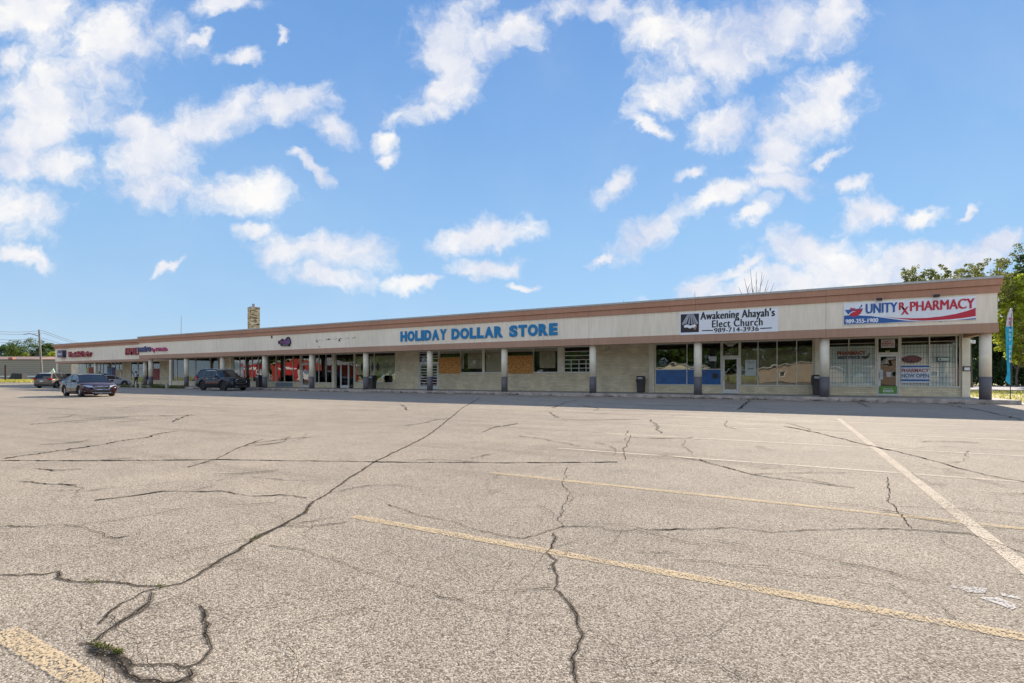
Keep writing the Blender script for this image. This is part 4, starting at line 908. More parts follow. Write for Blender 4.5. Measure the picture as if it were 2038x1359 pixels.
poster(1483, 1505.5, 716, 747.5, YP, mat('notice_c', (.50, .54, .50), .6), 'large pale notice in the window beside the white church door', [('NOTICE', MT['black'], .25, .75, .80, .88, .0), ('HOURS', MT['black'], .28, .72, .40, .50, .04)])
poster(1411, 1426, 709, 718.7, YP, mat('notice_d', (.58, .60, .58), .6), 'small white notice in the dark glass left of the white church door')
r = empty('mailbox', (WX(1419, YW-.06), YW-.06, WZ(1424, 752.5, YW)), 0, 'black wall mailbox mounted on the blue lower window panel', 'mailbox')
mb = MB(); mb.box(0, .26, -.12, -.005, 0, .26); o_ = mb.build('box', MT['black'], r); bevel(o_, .015); mb = MB(); mb.box(-.008, .268, -.135, -.12, .17, .275); mb.build('lid', MT['black'], r)
# meter box on the end pilaster
r = empty('notice_frame', (WX(1916, YW-.11), YW-.11, WZ(1923, 738.5, YW)), 0, 'brown framed notice box on the end pilaster of the mall', 'notice box')
mb = MB(); mb.box(0, .30, -.05, 0, 0, .24); mb.build('frame', mat('dark_brown', (.07, .04, .03), .6), r); mb = MB(); mb.box(.05, .26, -.055, -.051, .04, .18); mb.build('notice', PW, r)
r = empty('wall_lamp', (WX(1932, YW), YW+.2, 2.95), 0, 'small white security lamp on the right end wall of the mall', 'lamp')
mb = MB(); mb.box(-.02, .10, -.05, .05, -.08, .08); mb.build('base', PW, r); mb = MB(); mb.cyl(.16, 0, -.10, .06, .07, 12); mb.build('lamp_head', PW, r)
# floodlight on the block wall
r = empty('flood_light', (WX(1213, YW), YW, WZ(1213, 693, YW)), 0, 'pale angled floodlight high on the block wall beside a column', 'floodlight')
mb = MB(); mb.box(-.06, .06, -.08, 0, -.08, .08); mb.build('bracket', MT['steel'], r); mb = MB(); mb.box(-.26, .08, -.30, -.10, -.07, .05); o_ = mb.build('lamp_head', mat('dirty_white', (.5, .47, .4), .5), r); o_.rotation_euler[1] = -.5; bevel(o_, .02)
# emergency light in church transom
r = empty('door_lamp', (WX(1454, YW-.05), YW-.06, WZ(1454, 687, YW)), 0, 'pale twin-head lamp above the white church door', 'lamp')
mb = MB(); mb.box(-.17, .17, -.08, 0, -.08, .10); o_ = mb.build('lamp_body', mat('pale_lamp', (.42, .40, .33), .5), r); bevel(o_, .015)
for s in (-1, 1): mb = MB(); mb.cyl(s*.22, -.06, .03, .11, .055, 12); mb.build('lamp_head', mat('pale_head', (.45, .43, .36), .5), r)
# litter bins
def bin_(px, y, label, round_=False, sc=1.0, py=None):
    X = WX(px, y); r = empty('litter_bin', (X, y, KH), 0, label, 'litter bin', 'litter bins on the walkway', sc)
    k = .24
    mb = MB(); mb.loft([[(-k*f, -k*f, z), (k*f, -k*f, z), (k*f, k*f, z), (-k*f, k*f, z)] for f, z in ((.86, 0), (1.0, .72))]); o_ = mb.build('body', mat('brown_bin', (.055, .045, .04), .7, var=.25, scale=8), r); bevel(o_, .03)
    mb = MB(); mb.loft([[(-k*f, -k*f, z), (k*f, -k*f, z), (k*f, k*f, z), (-k*f, k*f, z)] for f, z in ((1.1, .70), (1.1, .80), (.98, .83), (.98, 1.02), (.90, 1.06))]); o_ = mb.build('lid', mat('black_lid', (.025, .025, .025), .4), r); bevel(o_, .02)
    mb = MB(); mb.box(-.15, .15, -k-.012, -k-.0, .86, .98); mb.build('flap', MT['steel'], r)
    return r
bin_(1275.5, YW-.55, 'brown litter bin with a black lid against the plain block wall')
bin_(1627, YW-.45, 'black litter bin half hidden behind the second column from the right', sc=1.05)
bin_(741.5, YW-.9, 'black litter bin in front of the tan papered window beside a column', sc=1.05)
bin_(516.5, YW-1.6, 'dark litter bin just left of a column near the parked black vehicle', sc=1.1)
# short bollards
for px, lb in ((320, 'short cream bollard left of its pair by the tall weeds'), (338.6, 'short cream bollard right of its pair by the tall weeds'), (391.5, 'short cream bollard behind the rear of the black parked vehicle')):
    x, y = GP(px, 770.6) if px < 390 else GP(px, 771.5); r = empty('bollard', (x, YK-.25, 0), 0, lb, 'bollard', 'short cream bollards')
    mb = MB(); mb.cyl(0, 0, 0, .52, .09, 14); mb.build('post', mat('cream_post', (.5, .45, .3), .8), r); mb = MB(); mb.cyl(0, 0, .52, .58, .10, 14, r2=.05); mb.build('cap', mat('cream_cap', (.5, .45, .3), .8), r)
# posters in the left shops
YQ = YL-.03
poster(304.3, 317, 733.5, 756, YQ, mat('crimson_poster', (.30, .012, .02), .5), 'large crimson poster in the window left of a plain wall')
poster(171.5, 177, 732, 743.5, YQ, mat('yellow_poster', (.45, .40, .12), .6), 'yellow poster in the far left shop window')
poster(178.3, 185.5, 731, 744, YQ, mat('red_poster', (.40, .05, .04), .6), 'red poster beside the yellow one in the far left shop window')
poster(214, 220.5, 731, 748, YQ, mat('blue_poster', (.10, .22, .45), .6), 'light blue poster in the left shop window')
poster(222.5, 228.5, 731, 748, YQ, mat('violet_poster', (.10, .08, .22), .6), 'violet poster right of the light blue one')
poster(230, 242.5, 736, 752, YQ, mat('tan_poster', (.55, .45, .28), .6), 'wide tan sheet at the right end of the left shop window')
poster(194, 197.8, 739, 747, YQ, mat('cream_poster', (.6, .55, .35), .6), 'small cream sheet at the left end of the left shop window')
poster(273.5, 283, 752.5, 759, YQ-.3, mat('lime_sheet', (.42, .48, .10), .6), 'lime yellow sheet low in the window beside the standing person')
# leaning white pole
r = MB(); r.tube([(WX(236, YL-.5), YL-.5, 3.2), (WX(243.5, YL-1.0), YL-1.0, KH)], .06, 8); tag(r.build('leaning_pole', PW), 'white pole leaning against the front of the left shop', 'pole')

# ------------------------------------------------------------------ vehicles
def interp(tab, x):
    for (a, va), (c, vc) in zip(tab, tab[1:]):
        if x <= c: return va+(vc-va)*max(0, (x-a))/(c-a)
    return tab[-1][1]
def smooth_tab(tab, x, w=.06): return (interp(tab, x-w)+interp(tab, x)*2+interp(tab, x+w))/4
def make_car(name, label, paint, sp, loc, rz, sc=1.0, rimm='rim'):
    """sp: L W H, wheel radius, rear and front axle x, tables: top (shoulder/hood/boot height), cabin outline"""
    L, Wd, Hh, R, xr, xf = sp['L'], sp['W'], sp['H'], sp['R'], sp['xr'], sp['xf']
    root = empty(name, (*loc, 0), rz, label, 'car', None, sc)
    hw = Wd/2; gc = sp.get('gc', .2); ar = R+.065
    st = sorted(set([0, .02, .06, .12, .2, L-.2, L-.12, L-.06, L-.02, L]+[L*k/34 for k in range(35)]+[xc+ar*math.cos(PI*k/10) for xc in (xr, xf) for k in range(11)]))
    def zb(x):
        z = gc+.02*(1 if .3 < x < L-.3 else 0)
        if x < .5: z = gc+.10*(1-x/.5)
        if x > L-.5: z = gc+.04*((x-L+.5)/.5)
        for xc in (xr, xf):
            if abs(x-xc) < ar: z = max(z, R+math.sqrt(ar*ar-(x-xc)**2))
        return z
    def wid(x):
        e = min(x, L-x); k = sp.get('round_f', .55) if x > L/2 else sp.get('round_r', .4)
        return hw*(1-.30*max(0, 1-e/k)**2.4)
    rings = []
    for x in st:
        w = wid(x); t = smooth_tab(sp['top'], x); z0 = zb(x); e = min(x, L-x)
        if e < .05: t = t-.10*(1-e/.05); z0 = z0+.05*(1-e/.05)
        z0 = min(z0, t-.1); h = t-z0
        half = [(w*.90, z0), (w*.985, z0+h*.10), (w*1.0, z0+h*.35), (w*.995, z0+h*.60), (w*.965, z0+h*.86), (w*.90, z0+h*.965), (w*.72, t+.004), (w*.35, t+.022), (0, t+.03)]
        rings.append([(x-L/2, y, z) for y, z in half]+[(x-L/2, -y, z) for y, z in reversed(half[:-1])])
    mb = MB(); mb.loft(rings, 0, True, True); bd = mb.build('body', paint, root, True)
    es = bd.modifiers.new('e', 'EDGE_SPLIT'); es.split_angle = math.radians(50)
    # cabin glass
    cab = sp['cabin']; zb_, zr_ = sp['belt'], Hh
    def yy(z, x): 
        k = (z-zb_)/(zr_-zb_); return (hw*.90+(hw*.69-hw*.90)*k)
    def cabmesh(poly, grow=0.0):
        cxm = sum(p[0] for p in poly)/len(poly); czm = sum(p[1] for p in poly)/len(poly)
        return [(p[0], p[1]) for p in poly]
    mb = MB(); P = cab
    R_ = [(x-L/2, yy(z, x)*(1-.0), z) for x, z in P]; L_ = [(x-L/2, -yy(z, x), z) for x, z in P]
    mb.loft([R_, [(x, 0, z+.03) for (x, y, z) in R_], L_], 0, True, True)
    mb.build('cabin_glass', MT['carglass'], root)
    # roof skin and pillars
    mb = MB(); top = [p for p in P if p[1] > zr_-.16]
    rr_ = [[(x-L/2, s*(yy(z, x)+.012), z+.012) for s in (1, .93, .6, .3, 0, -.3, -.6, -.93, -1)] for x, z in top]
    rr_ = [[(px_, y_, z_+.035*(1-abs(y_/(hw*.7))**2)) for (px_, y_, z_) in ring] for ring in rr_]
    mb.loft(rr_, 0, False, False)
    for s in (-1, 1):    # drip rail
        pts = [(x-L/2, s*(yy(z, x)+.006), z) for x, z in top]; mb.tube(pts, .03, 6)
    def pillar(p0, p1, wdt):
        (xa, za), (xb, zc) = p0, p1
        for s in (-1, 1):
            q = [(xa-L/2-wdt, s*(yy(za, xa)+.014), za), (xa-L/2+wdt, s*(yy(za, xa)+.014), za), (xb-L/2+wdt*.8, s*(yy(zc, xb)+.014), zc), (xb-L/2-wdt*.8, s*(yy(zc, xb)+.014), zc)]
            q2_ = [(a, bq-s*.05, c) for a, bq, c in q]; mb.loft([q, q2_])
    for p0, p1, wd_ in sp['pillars']: pillar(p0, p1, wd_)
    o_ = mb.build('roof', paint, root, False)
    # chrome line round the side glass
    if sp.get('chrome'):
        for s in (-1, 1):
            mb = MB(); mb.tube([(x-L/2, s*(yy(z, x)+.022), z) for x, z in sp['chrome']], .012, 5); mb.build('window_trim', MT['chrome'], root)
    # underbody
    mb = MB(); mb.box(-L/2+.25, L/2-.25, -hw*.8, hw*.8, gc-.02, .5); mb.build('underbody', MT['black'], root)
    for xc in (xr, xf):
        mb = MB(); mb.box(xc-L/2-ar, xc-L/2+ar, -hw*.88, hw*.88, .35, R+ar-.01); mb.build('wheel_well', MT['black'], root)
    # wheels
    for xc in (xr, xf):
        for s in (-1, 1):
            tw = .22; y0 = s*(hw-.03); n = 28
            we = MB(); pr_ = [(R*.62, 0), (R*.64, -.01), (R*.93, -.0), (R, .03), (R, tw-.03), (R*.93, tw), (R*.6, tw)]
            rg = [[(xc-L/2+r_*math.cos(2*PI*k/n), y0-s*d, R+r_*math.sin(2*PI*k/n)) for k in range(n)] for r_, d in pr_]
            we.loft(rg, 0, True, False); wo_ = we.build('wheel', MT['rubber'], root, True)
            rm = MB(); yr = y0-s*.03
            rm.loft([[(xc-L/2+r_*math.cos(2*PI*k/n), yr-s*d, R+r_*math.sin(2*PI*k/n)) for k in range(n)] for r_, d in ((R*.66, -.02), (R*.60, -.02), (R*.57, .05), (R*.05, .07))], 1, True, False)
            ns = sp.get('spokes', 10)
            for k in range(ns):
                a = 2*PI*k/ns; ca, sa = math.cos(a), math.sin(a); wS = R*.07
                pts = [(R*.10, -wS), (R*.62, -wS*.8), (R*.62, wS*.8), (R*.10, wS)]
                f_ = [(xc-L/2+r_*ca-t_*sa, yr+s*.015, R+r_*sa+t_*ca) for r_, t_ in pts]; g_ = [(a_, b_-s*.05, c_) for a_, b_, c_ in f_]; rm.loft([f_, g_], 0)
            hb = [[(xc-L/2+R*.15*q_*math.cos(2*PI*k/12), yr+s*.02*(1+(q_ < .5)), R+R*.15*q_*math.sin(2*PI*k/12)) for k in range(12)] for q_ in (1, .01)]
            rm.loft(hb, 0)
            rm.build('rim', [MT[rimm], MT['black']], wo_)
    # lamps, grille, bumper details: boxes hugging the nose (x = +L/2) and tail
    def skin(x, yfrac, dz=0): return wid(x)*yfrac
    for s in (-1, 1):
        mb = MB(); hz0, hz1 = sp['lampz']
        a = [(L/2-.045, s*hw*.44, hz0), (L/2-.13, s*hw*.74, hz0+.02), (L/2-.42, s*hw*.955, hz1-.02), (L/2-.30, s*hw*.86, hz1+.01), (L/2-.12, s*hw*.50, hz1-.03)]
        c = [(x+.0, y*1.0, z) for x, y, z in a]; d = [(x-.25, y*.9, z) for x, y, z in a]; c = [(x+.022, y*1.012, z) for x, y, z in a]
        mb.loft([c, d]); mb.build('headlight', MT['headlamp'], root)
        mb = MB(); tz0, tz1 = sp['tailz']
        mb.box(-L/2-.012, -L/2+.10, *sorted((s*hw*.58, s*hw*.84)), tz0, tz1); mb.box(-L/2+.03, -L/2+.32, *sorted((s*hw*.82, s*hw*.975)), tz0+.03, tz1+.02); mb.build('tail_light', MT['taillamp'], root)
        mb = MB(); mx_ = sp['mirror']; mb.loft([[(mx_-L/2, s*(hw*.93), sp['belt']+.02), (mx_-L/2+.05, s*(hw*.93), sp['belt']+.02), (mx_-L/2+.05, s*(hw*.93), sp['belt']+.10), (mx_-L/2, s*(hw*.93), sp['belt']+.10)],
            [(mx_-L/2-.06, s*(hw+.08), sp['belt']-.0), (mx_-L/2+.08, s*(hw+.08), sp['belt']-.0), (mx_-L/2+.06, s*(hw+.08), sp['belt']+.17), (mx_-L/2-.04, s*(hw+.08), sp['belt']+.17)],
            [(mx_-L/2-.05, s*(hw+.19), sp['belt']+.02), (mx_-L/2+.05, s*(hw+.19), sp['belt']+.02), (mx_-L/2+.04, s*(hw+.19), sp['belt']+.14), (mx_-L/2-.03, s*(hw+.19), sp['belt']+.14)]]); mb.build('mirror', paint, root)
        for dx_ in sp['handles']:
            mb = MB(); mb.box(dx_-L/2-.09, dx_-L/2+.09, *sorted((s*hw*.985, s*(hw*.985+.03))), sp['belt']-.11, sp['belt']-.08); mb.build('door_handle', paint if not sp.get('chrome') else MT['chrome'], root)
        mb = MB()
        for dx_ in sp['seams']:
            mb.tube([(dx_-L/2, s*(hw*.99+.001), gc+.12), (dx_-L/2+.01, s*(hw+.002), gc+.35), (dx_-L/2+.02, s*(hw*.965+.008), sp['belt']-.06)], .006, 4)
        mb.build('door_seam', MT['black'], root)
    gz0, gz1, gw = sp['grille']
    mb = MB(); n_ = 16; el = [(gw*math.copysign(abs(math.cos(2*PI*k/n_))**.6, math.cos(2*PI*k/n_)), (gz0+gz1)/2+(gz1-gz0)/2*math.copysign(abs(math.sin(2*PI*k/n_))**.6, math.sin(2*PI*k/n_))) for k in range(n_)]
    off = lambda y: -.16*abs(y/hw)**2
    mb.loft([[(L/2+.018+off(y), y, z) for y, z in el], [(L/2-.1+off(y), y, z) for y, z in el]]); g_ = mb.build('grille', MT['black'], root)
    mb = MB(); mb.tube([(L/2+.022+off(y), y, z) for y, z in el+el[:1]], .016, 6)
    for k in range(1, 4): z = gz0+(gz1-gz0)*k/4; mb.tube([(L/2+.02+off(y), y, z) for y in (-gw*.85, -gw*.4, 0, gw*.4, gw*.85)], .005, 4)
    if sp.get('badge'): mb.cyl(0, 0, 0, .01, .05, 12); 
    mb.build('grille_trim', MT['chrome'], g_)
    mb = MB()
    for s in (-1, 1): mb.tube([(L/2+.01, s*hw*.42, gc+.10), (L/2-.05, s*hw*.68, gc+.12), (L/2-.20, s*hw*.90, gc+.20)], .018, 6)
    mb.tube([(L/2+.02, -hw*.4, gc+.09), (L/2+.035, 0, gc+.08), (L/2+.02, hw*.4, gc+.09)], .012, 6); mb.build('bumper_trim', MT['chrome'], root)
    mb = MB(); mb.box(L/2-.08, L/2+.02, -hw*.5, hw*.5, gc+.13, gc+.24); mb.build('air_intake', MT['black'], root)
    mb = MB(); mb.box(-L/2-.025, -L/2+.02, -.16, .16, sp['tailz'][0]-.22, sp['tailz'][0]-.09); mb.build('licence_plate', MT['plate'], root)
    mb = MB(); mb.box(-L/2-.02, -L/2+.1, -hw*.72, hw*.72, gc+.1, gc+.26); mb.build('rear_bumper', MT['black'], root)
    if sp.get('rails'):
        for s in (-1, 1): mb = MB(); a, c = sp['rails']; mb.tube([(a-L/2, s*hw*.64, Hh), (a-L/2+.1, s*hw*.64, Hh+.07), (c-L/2-.1, s*hw*.64, Hh+.07), (c-L/2, s*hw*.64, Hh)], .018, 6); mb.build('roof_rail', MT['chrome'], root)
    return root
def carpaint(name, c, metal=.5): return mat(name, c, .14, 0, var=.03, coat=.25, spec=.25)
SED = dict(L=4.83, W=1.86, H=1.44, R=.335, xr=1.05, xf=3.89, gc=.17, belt=.93,
   top=[(0, .86), (.1, 1.0), (.55, 1.05), (1.2, .98), (2.0, .95), (3.2, .95), (3.55, .94), (4.1, .86), (4.6, .72), (4.78, .60), (4.83, .48)],
   cabin=[(.55, .98), (1.05, 1.22), (1.50, 1.38), (2.0, 1.435), (2.55, 1.43), (2.85, 1.38), (3.25, 1.17), (3.70, .93), (3.0, .85), (1.2, .88)],
   pillars=[((.62, .99), (1.50, 1.38), .07), ((1.95, .93), (1.85, 1.42), .03), ((3.66, .94), (2.80, 1.40), .035), ((2.95, .93), (2.85, 1.38), .02)],
   chrome=[(.95, .99), (1.25, 1.22), (1.6, 1.35), (2.1, 1.395), (2.6, 1.38), (2.95, 1.28), (3.45, .98), (2.4, .95), (.95, .97)],
   lampz=(.60, .74), tailz=(.78, .92), mirror=3.15, handles=(1.75, 2.75), seams=(1.45, 2.40, 3.45), grille=(.46, .68, .42), badge=True, spokes=10)
SUVb = dict(L=5.18, W=2.04, H=1.87, R=.40, xr=1.15, xf=4.10, gc=.26, belt=1.18, round_f=.30, round_r=.22,
   top=[(0, 1.10), (.08, 1.18), (1, 1.22), (3.6, 1.22), (3.9, 1.20), (4.5, 1.17), (4.95, 1.12), (5.1, 1.02), (5.18, .78)],
   cabin=[(.05, 1.18), (.22, 1.55), (.42, 1.82), (.9, 1.87), (2.0, 1.87), (2.6, 1.85), (2.95, 1.76), (3.4, 1.48), (3.78, 1.20), (3.0, 1.05), (.5, 1.05)],
   pillars=[((.10, 1.2), (.42, 1.80), .06), ((1.25, 1.2), (1.35, 1.85), .05), ((2.25, 1.2), (2.2, 1.85), .03), ((3.72, 1.22), (2.92, 1.78), .04)],
   chrome=[(1.10, 1.23), (1.40, 1.78), (2.6, 1.78), (2.85, 1.70), (3.20, 1.24), (1.10, 1.23)],
   lampz=(.82, 1.02), tailz=(.95, 1.25), mirror=3.20, handles=(1.95, 2.95), seams=(1.40, 2.35, 3.45), grille=(.62, 1.04, .50), spokes=12, rails=(.7, 2.7))
SUVs = dict(L=4.60, W=1.84, H=1.66, R=.35, xr=.92, xf=3.66, gc=.2, belt=1.02, round_f=.5, round_r=.35,
   top=[(0, .95), (.08, 1.04), (1, 1.06), (3.2, 1.03), (3.4, 1.02), (4.0, .96), (4.4, .84), (4.6, .60)],
   cabin=[(.08, 1.02), (.28, 1.30), (.52, 1.56), (1.0, 1.64), (1.8, 1.66), (2.4, 1.63), (2.65, 1.56), (3.1, 1.28), (3.5, 1.03), (2.6, .95), (.4, .95)],
   pillars=[((.16, 1.03), (.55, 1.58), .10), ((1.15, 1.03), (.95, 1.62), .04), ((2.0, 1.03), (1.95, 1.65), .03), ((3.44, 1.04), (2.60, 1.58), .035)],
   lampz=(.70, .84), tailz=(.92, 1.08), mirror=3.0, handles=(1.7, 2.6), seams=(1.15, 2.15, 3.2), grille=(.48, .70, .40), spokes=7, rails=(.7, 2.3))
make_car('sedan', 'dark maroon sedan parked in the sunlit lot, nose towards the right', carpaint('maroon_paint', (.032, .006, .005)), SED, (-38.05, 15.15), math.radians(-6), .935)
make_car('sport_utility_vehicle', 'black large sport utility vehicle with a chrome grille beside the walkway', carpaint('black_paint', (.010, .012, .016)), SUVb, (-43.25, 26.9), math.radians(1), .97, 'rimdark')
make_car('small_utility_vehicle', 'brown-grey small utility vehicle seen from behind at the far left', carpaint('bronze_paint', (.16, .13, .10)), SUVs, (CP(112, 54.5)), math.radians(129), .95)
make_car('sedan', 'silver sedan nosed in towards the left shops behind the maroon one', carpaint('silver_paint', (.42, .44, .47)), SED, (-75.2, 32.0), math.radians(90), .95)
make_car('small_utility_vehicle', 'dark navy vehicle roof just visible behind the other parked cars', carpaint('navy_paint', (.012, .016, .03)), SUVs, CP(136, 78), math.radians(85), .98)

# ------------------------------------------------------------------ person by the left shop
def person(loc, rz, label):
    r = empty('person', loc, rz, label, 'person')
    def skinned(name, verts, edges, radii, m, parent, root=0):
        me = bpy.data.meshes.new(name); me.from_pydata(verts, edges, []); o_ = bpy.data.objects.new(name, me); COL.objects.link(o_); o_.parent = parent
        sk = o_.modifiers.new('s', 'SKIN'); sv = me.skin_vertices[0].data if me.skin_vertices else None
        if sv is None:
            bm = bmesh.new(); bm.from_mesh(me); bm.verts.layers.skin.verify(); bm.to_mesh(me); bm.free(); sv = me.skin_vertices[0].data
        for i, rr_ in enumerate(radii): sv[i].radius = (rr_, rr_) if not isinstance(rr_, tuple) else rr_; sv[i].use_root = (i == root)
        su = o_.modifiers.new('u', 'SUBSURF'); su.levels = su.render_levels = 1; me.materials.append(m); return o_
    V = [(0, 0, .92), (0, 0, 1.12), (0, 0, 1.36), (0, .01, 1.46), (0, .02, 1.54), (0, .02, 1.66),
         (.17, 0, 1.36), (.23, .04, 1.10), (.16, .20, .98), (.13, .27, .98), (-.17, 0, 1.36), (-.24, .02, 1.08), (-.20, .12, .90), (-.18, .16, .85),
         (.10, 0, .86), (.11, .03, .48), (.11, -.02, .08), (.11, .12, .04), (-.10, 0, .86), (-.12, -.05, .48), (-.13, -.15, .08), (-.13, -.02, .04)]
    Ed = [(0, 1), (1, 2), (2, 3), (3, 4), (4, 5), (2, 6), (6, 7), (7, 8), (8, 9), (2, 10), (10, 11), (11, 12), (12, 13), (0, 14), (14, 15), (15, 16), (16, 17), (0, 18), (18, 19), (19, 20), (20, 21)]
    Rr = [.14, .125, .14, .06, .055, .095, .06, .045, .035, .03, .06, .045, .035, .03, .09, .06, .04, .04, .09, .06, .04, .04]
    skinned('body', V, Ed, Rr, MT['skin'], r)
    V2 = [V[0], V[1], V[2], V[6], tuple(a*.5+b_*.5 for a, b_ in zip(V[6], V[7])), V[10], tuple(a*.5+b_*.5 for a, b_ in zip(V[10], V[11])), (0, .01, 1.42)]
    skinned('shirt', V2, [(0, 1), (1, 2), (2, 3), (3, 4), (2, 5), (5, 6), (2, 7)], [.165, .15, .16, .08, .06, .08, .06, .07], MT['shirt'], r)
    V3 = [(0, 0, .95), V[14], V[15], (.11, -.015, .14), V[18], V[19], (-.13, -.13, .14)]
    skinned('trousers', V3, [(0, 1), (1, 2), (2, 3), (0, 4), (4, 5), (5, 6)], [.155, .11, .08, .06, .11, .08, .06], MT['trouser'], r)
    mb = MB(); n = 12; rg = []
    for i in range(9):
        a = -.9+i*(PI/2+.9)/8; rad = .112*math.cos(a); rg.append([(rad*math.cos(2*PI*k/n), -.015+rad*math.sin(2*PI*k/n)*1.1, 1.63+.13*math.sin(a)) for k in range(n)])
    mb.loft(rg); mb.build('hair', MT['hair'], r, True)
    return r
px_, py_ = WX(271, 36.0), 36.0
person((px_, py_, KH), .5, 'person with black hair in a pale shirt and black trousers, seen from behind')

# ------------------------------------------------------------------ far left: warehouse, pole, bin, trees
wx, wy = CP(40, 200)
wh = empty('warehouse', (wx, wy, 0), YAW, 'long low grey-brown ribbed metal building at the far left', 'warehouse')
def ribbed(name, c):
    m = mat(name, c, .7); n, l, b_ = nodes_of(m); t_ = n.new('ShaderNodeTexCoord'); w_ = n.new('ShaderNodeTexWave'); w_.bands_direction = 'Z'; w_.inputs['Scale'].default_value = .42; w_.inputs['Distortion'].default_value = .6; l.new(t_.outputs['Object'], w_.inputs[0])
    r_ = n.new('ShaderNodeValToRGB'); l.new(w_.outputs['Fac'], r_.inputs[0]); r_.color_ramp.elements[0].color = (*[x*.72 for x in c], 1); r_.color_ramp.elements[1].color = (*[x*1.1 for x in c], 1); r_.color_ramp.elements[0].position = 0; r_.color_ramp.elements[1].position = .5
    l.new(r_.outputs[0], b_.inputs['Base Color']); return m
hwall = (749.5-715)/1008*200+H
b = MB(); b.box(-25, 24, 0, 30, -.06, hwall-.25); b.build('wall', ribbed('ribbed_metal', (.27, .235, .19)), wh)
b = MB(); b.box(-25.2, 24.2, -.2, 30.2, hwall-.24, hwall); b.build('eave_trim', mat('dark_eave', (.06, .045, .035), .7), wh)
b = MB(); b.box(-25.01, 24, -.06, -.01, 1.1, 1.55); b.build('wall_band', mat('white_band', (.7, .68, .64), .7), wh)
b = MB(); b.loft([[(-25, 1, hwall+.01), (-25, 28, hwall+.01), (-25, 15, hwall+1.7)], [(4, 1, hwall+.01), (4, 28, hwall+.01), (-1, 15, hwall+1.7)]]); b.build('roof', mat('brown_roof', (.26, .17, .13), .8), wh)
b = MB(); b.box(-5, -3.3, .3, 1.5, hwall+.02, hwall+.85); b.build('roof_vent', mat('orange_vent', (.40, .15, .08), .6), wh)
x, y = CP(11, 160); r = empty('timber_post', (x, y, 0), 0, 'dark timber post standing in the grass before the metal building', 'post')
b = MB(); b.tube([(0, 0, -.1), (0, 0, (749.5-727)/1008*160+H)], .26, 10); b.build('post', mat('dark_timber', (.05, .02, .015), .8), r); b = MB(); b.cyl(0, 0, 4.77, 4.85, .3, 10); b.build('cap', MT['black'], r)
x, y = CP(36, 185); r = empty('skip', (x, y, 0), YAW, 'black rubbish skip against the metal building', 'skip')
b = MB(); b.loft([[(-2.6, -1, .2), (2.4, -1, .2), (2.4, -1, 2.3), (-1.2, -1, 2.5)], [(-2.6, 1, .2), (2.4, 1, .2), (2.4, 1, 2.3), (-1.2, 1, 2.5)]]); b.build('body', MT['black'], r)
b = MB()
for k in range(4): b.box(-1.0+k*.9, -.9+k*.9, -1.08, -1.001, .3, 2.2)
b.box(-2.2, 2.5, -1.1, -1.0, .1, .3); b.build('rib', mat('black_rib', (.03, .03, .035), .5), r)
x, y = CP(106, 150); r = empty('gabled_board', (x, y, 0), YAW, 'pale green board with a pointed top near the left end column', 'sign')
b = MB(); b.prism([(-.9, .9), (.7, .9), (.9, 1.6), (0, 3.6), (-.9, 2.6)], -.1, .1); b.build('board', mat('pale_green', (.45, .58, .46), .6), r)
b = MB(); b.box(-.6, -.5, -.05, .05, -.1, .9); b.box(.4, .5, -.05, .05, -.1, .9); b.build('leg', MT['wood'], r)
# utility pole with street lamp arm
tp = 80.0; x, y = CP(84.5, tp); pr_ = empty('utility_pole', (x, y, 0), YAW, 'leaning grey utility pole with a curved street lamp arm', 'utility pole')
ph = (749.5-656)/1008*tp+H
b = MB(); b.tube([(0, 0, -.1), (-.28, 0, ph*.5), (-.55, 0, ph)], [.17, .14, .11], 12); b.build('pole', mat('grey_pole', (.24, .20, .17), .85, var=.2), pr_)
zl = (749.5-665)/1008*tp+H; b = MB(); b.tube([(-.5, 0, zl-.35), (-1.2, 0, zl-.1), (-2.0, 0, zl+.12), (-2.5, 0, zl+.05)], .07, 8); b.build('lamp_arm', MT['steel'], pr_)
b = MB(); b.loft([[(-2.4+dx_, w_*math.cos(a*PI/4), zl+h_*math.sin(a*PI/4)) for a in range(8)] for dx_, w_, h_ in ((0, .05, .03), (-.25, .14, .08), (-.55, .13, .07), (-.7, .03, .02))]); b.build('lamp_head', MT['steel'], pr_)
for k, (zz, dy) in enumerate(((ph-.15, 0), (ph-.5, .1), (ph-1.3, -.1), (ph-1.7, .05))):
    a = Vector((x, y+dy, zz)); fx, fy = CP(-150, 62); gx, gy = CP(235, 150); far = Vector((fx, fy, zz+.6)); far2 = Vector((gx, gy, zz+1.6))
    b = MB(); 
    for p, q_ in ((far, a), (a, far2)):
        pts = [p.lerp(q_, t)-Vector((0, 0, 1.1*math.sin(PI*t))) for t in [i/14 for i in range(15)]]; b.tube(pts, .035, 4)
    o_ = b.build('overhead_wire', mat('wire', (.08, .08, .08), .6)); tag(o_, 'thin dark overhead wire passing the leaning utility pole', 'wire', 'overhead wires at the utility pole')
# radio mast
x, y = CP(361, 220); r = empty('radio_mast', (x, y, 0), 0, 'thin far radio mast rising behind the roof left of the chimney', 'mast')
b = MB(); mh_ = (749.5-628)/1008*220+H
for a in range(3): b.tube([(.35*math.cos(a*2.09), .35*math.sin(a*2.09), 0), (.1*math.cos(a*2.09), .1*math.sin(a*2.09), mh_)], .05, 5)
b.build('leg', MT['steel'], r); b = MB()
for k in range(24): z = mh_*k/26; b.tube([(.3, 0, z), (-.15, .26, z+.5), (-.15, -.26, z+1.0)], .03, 4)
b.build('lattice', MT['steel'], r)
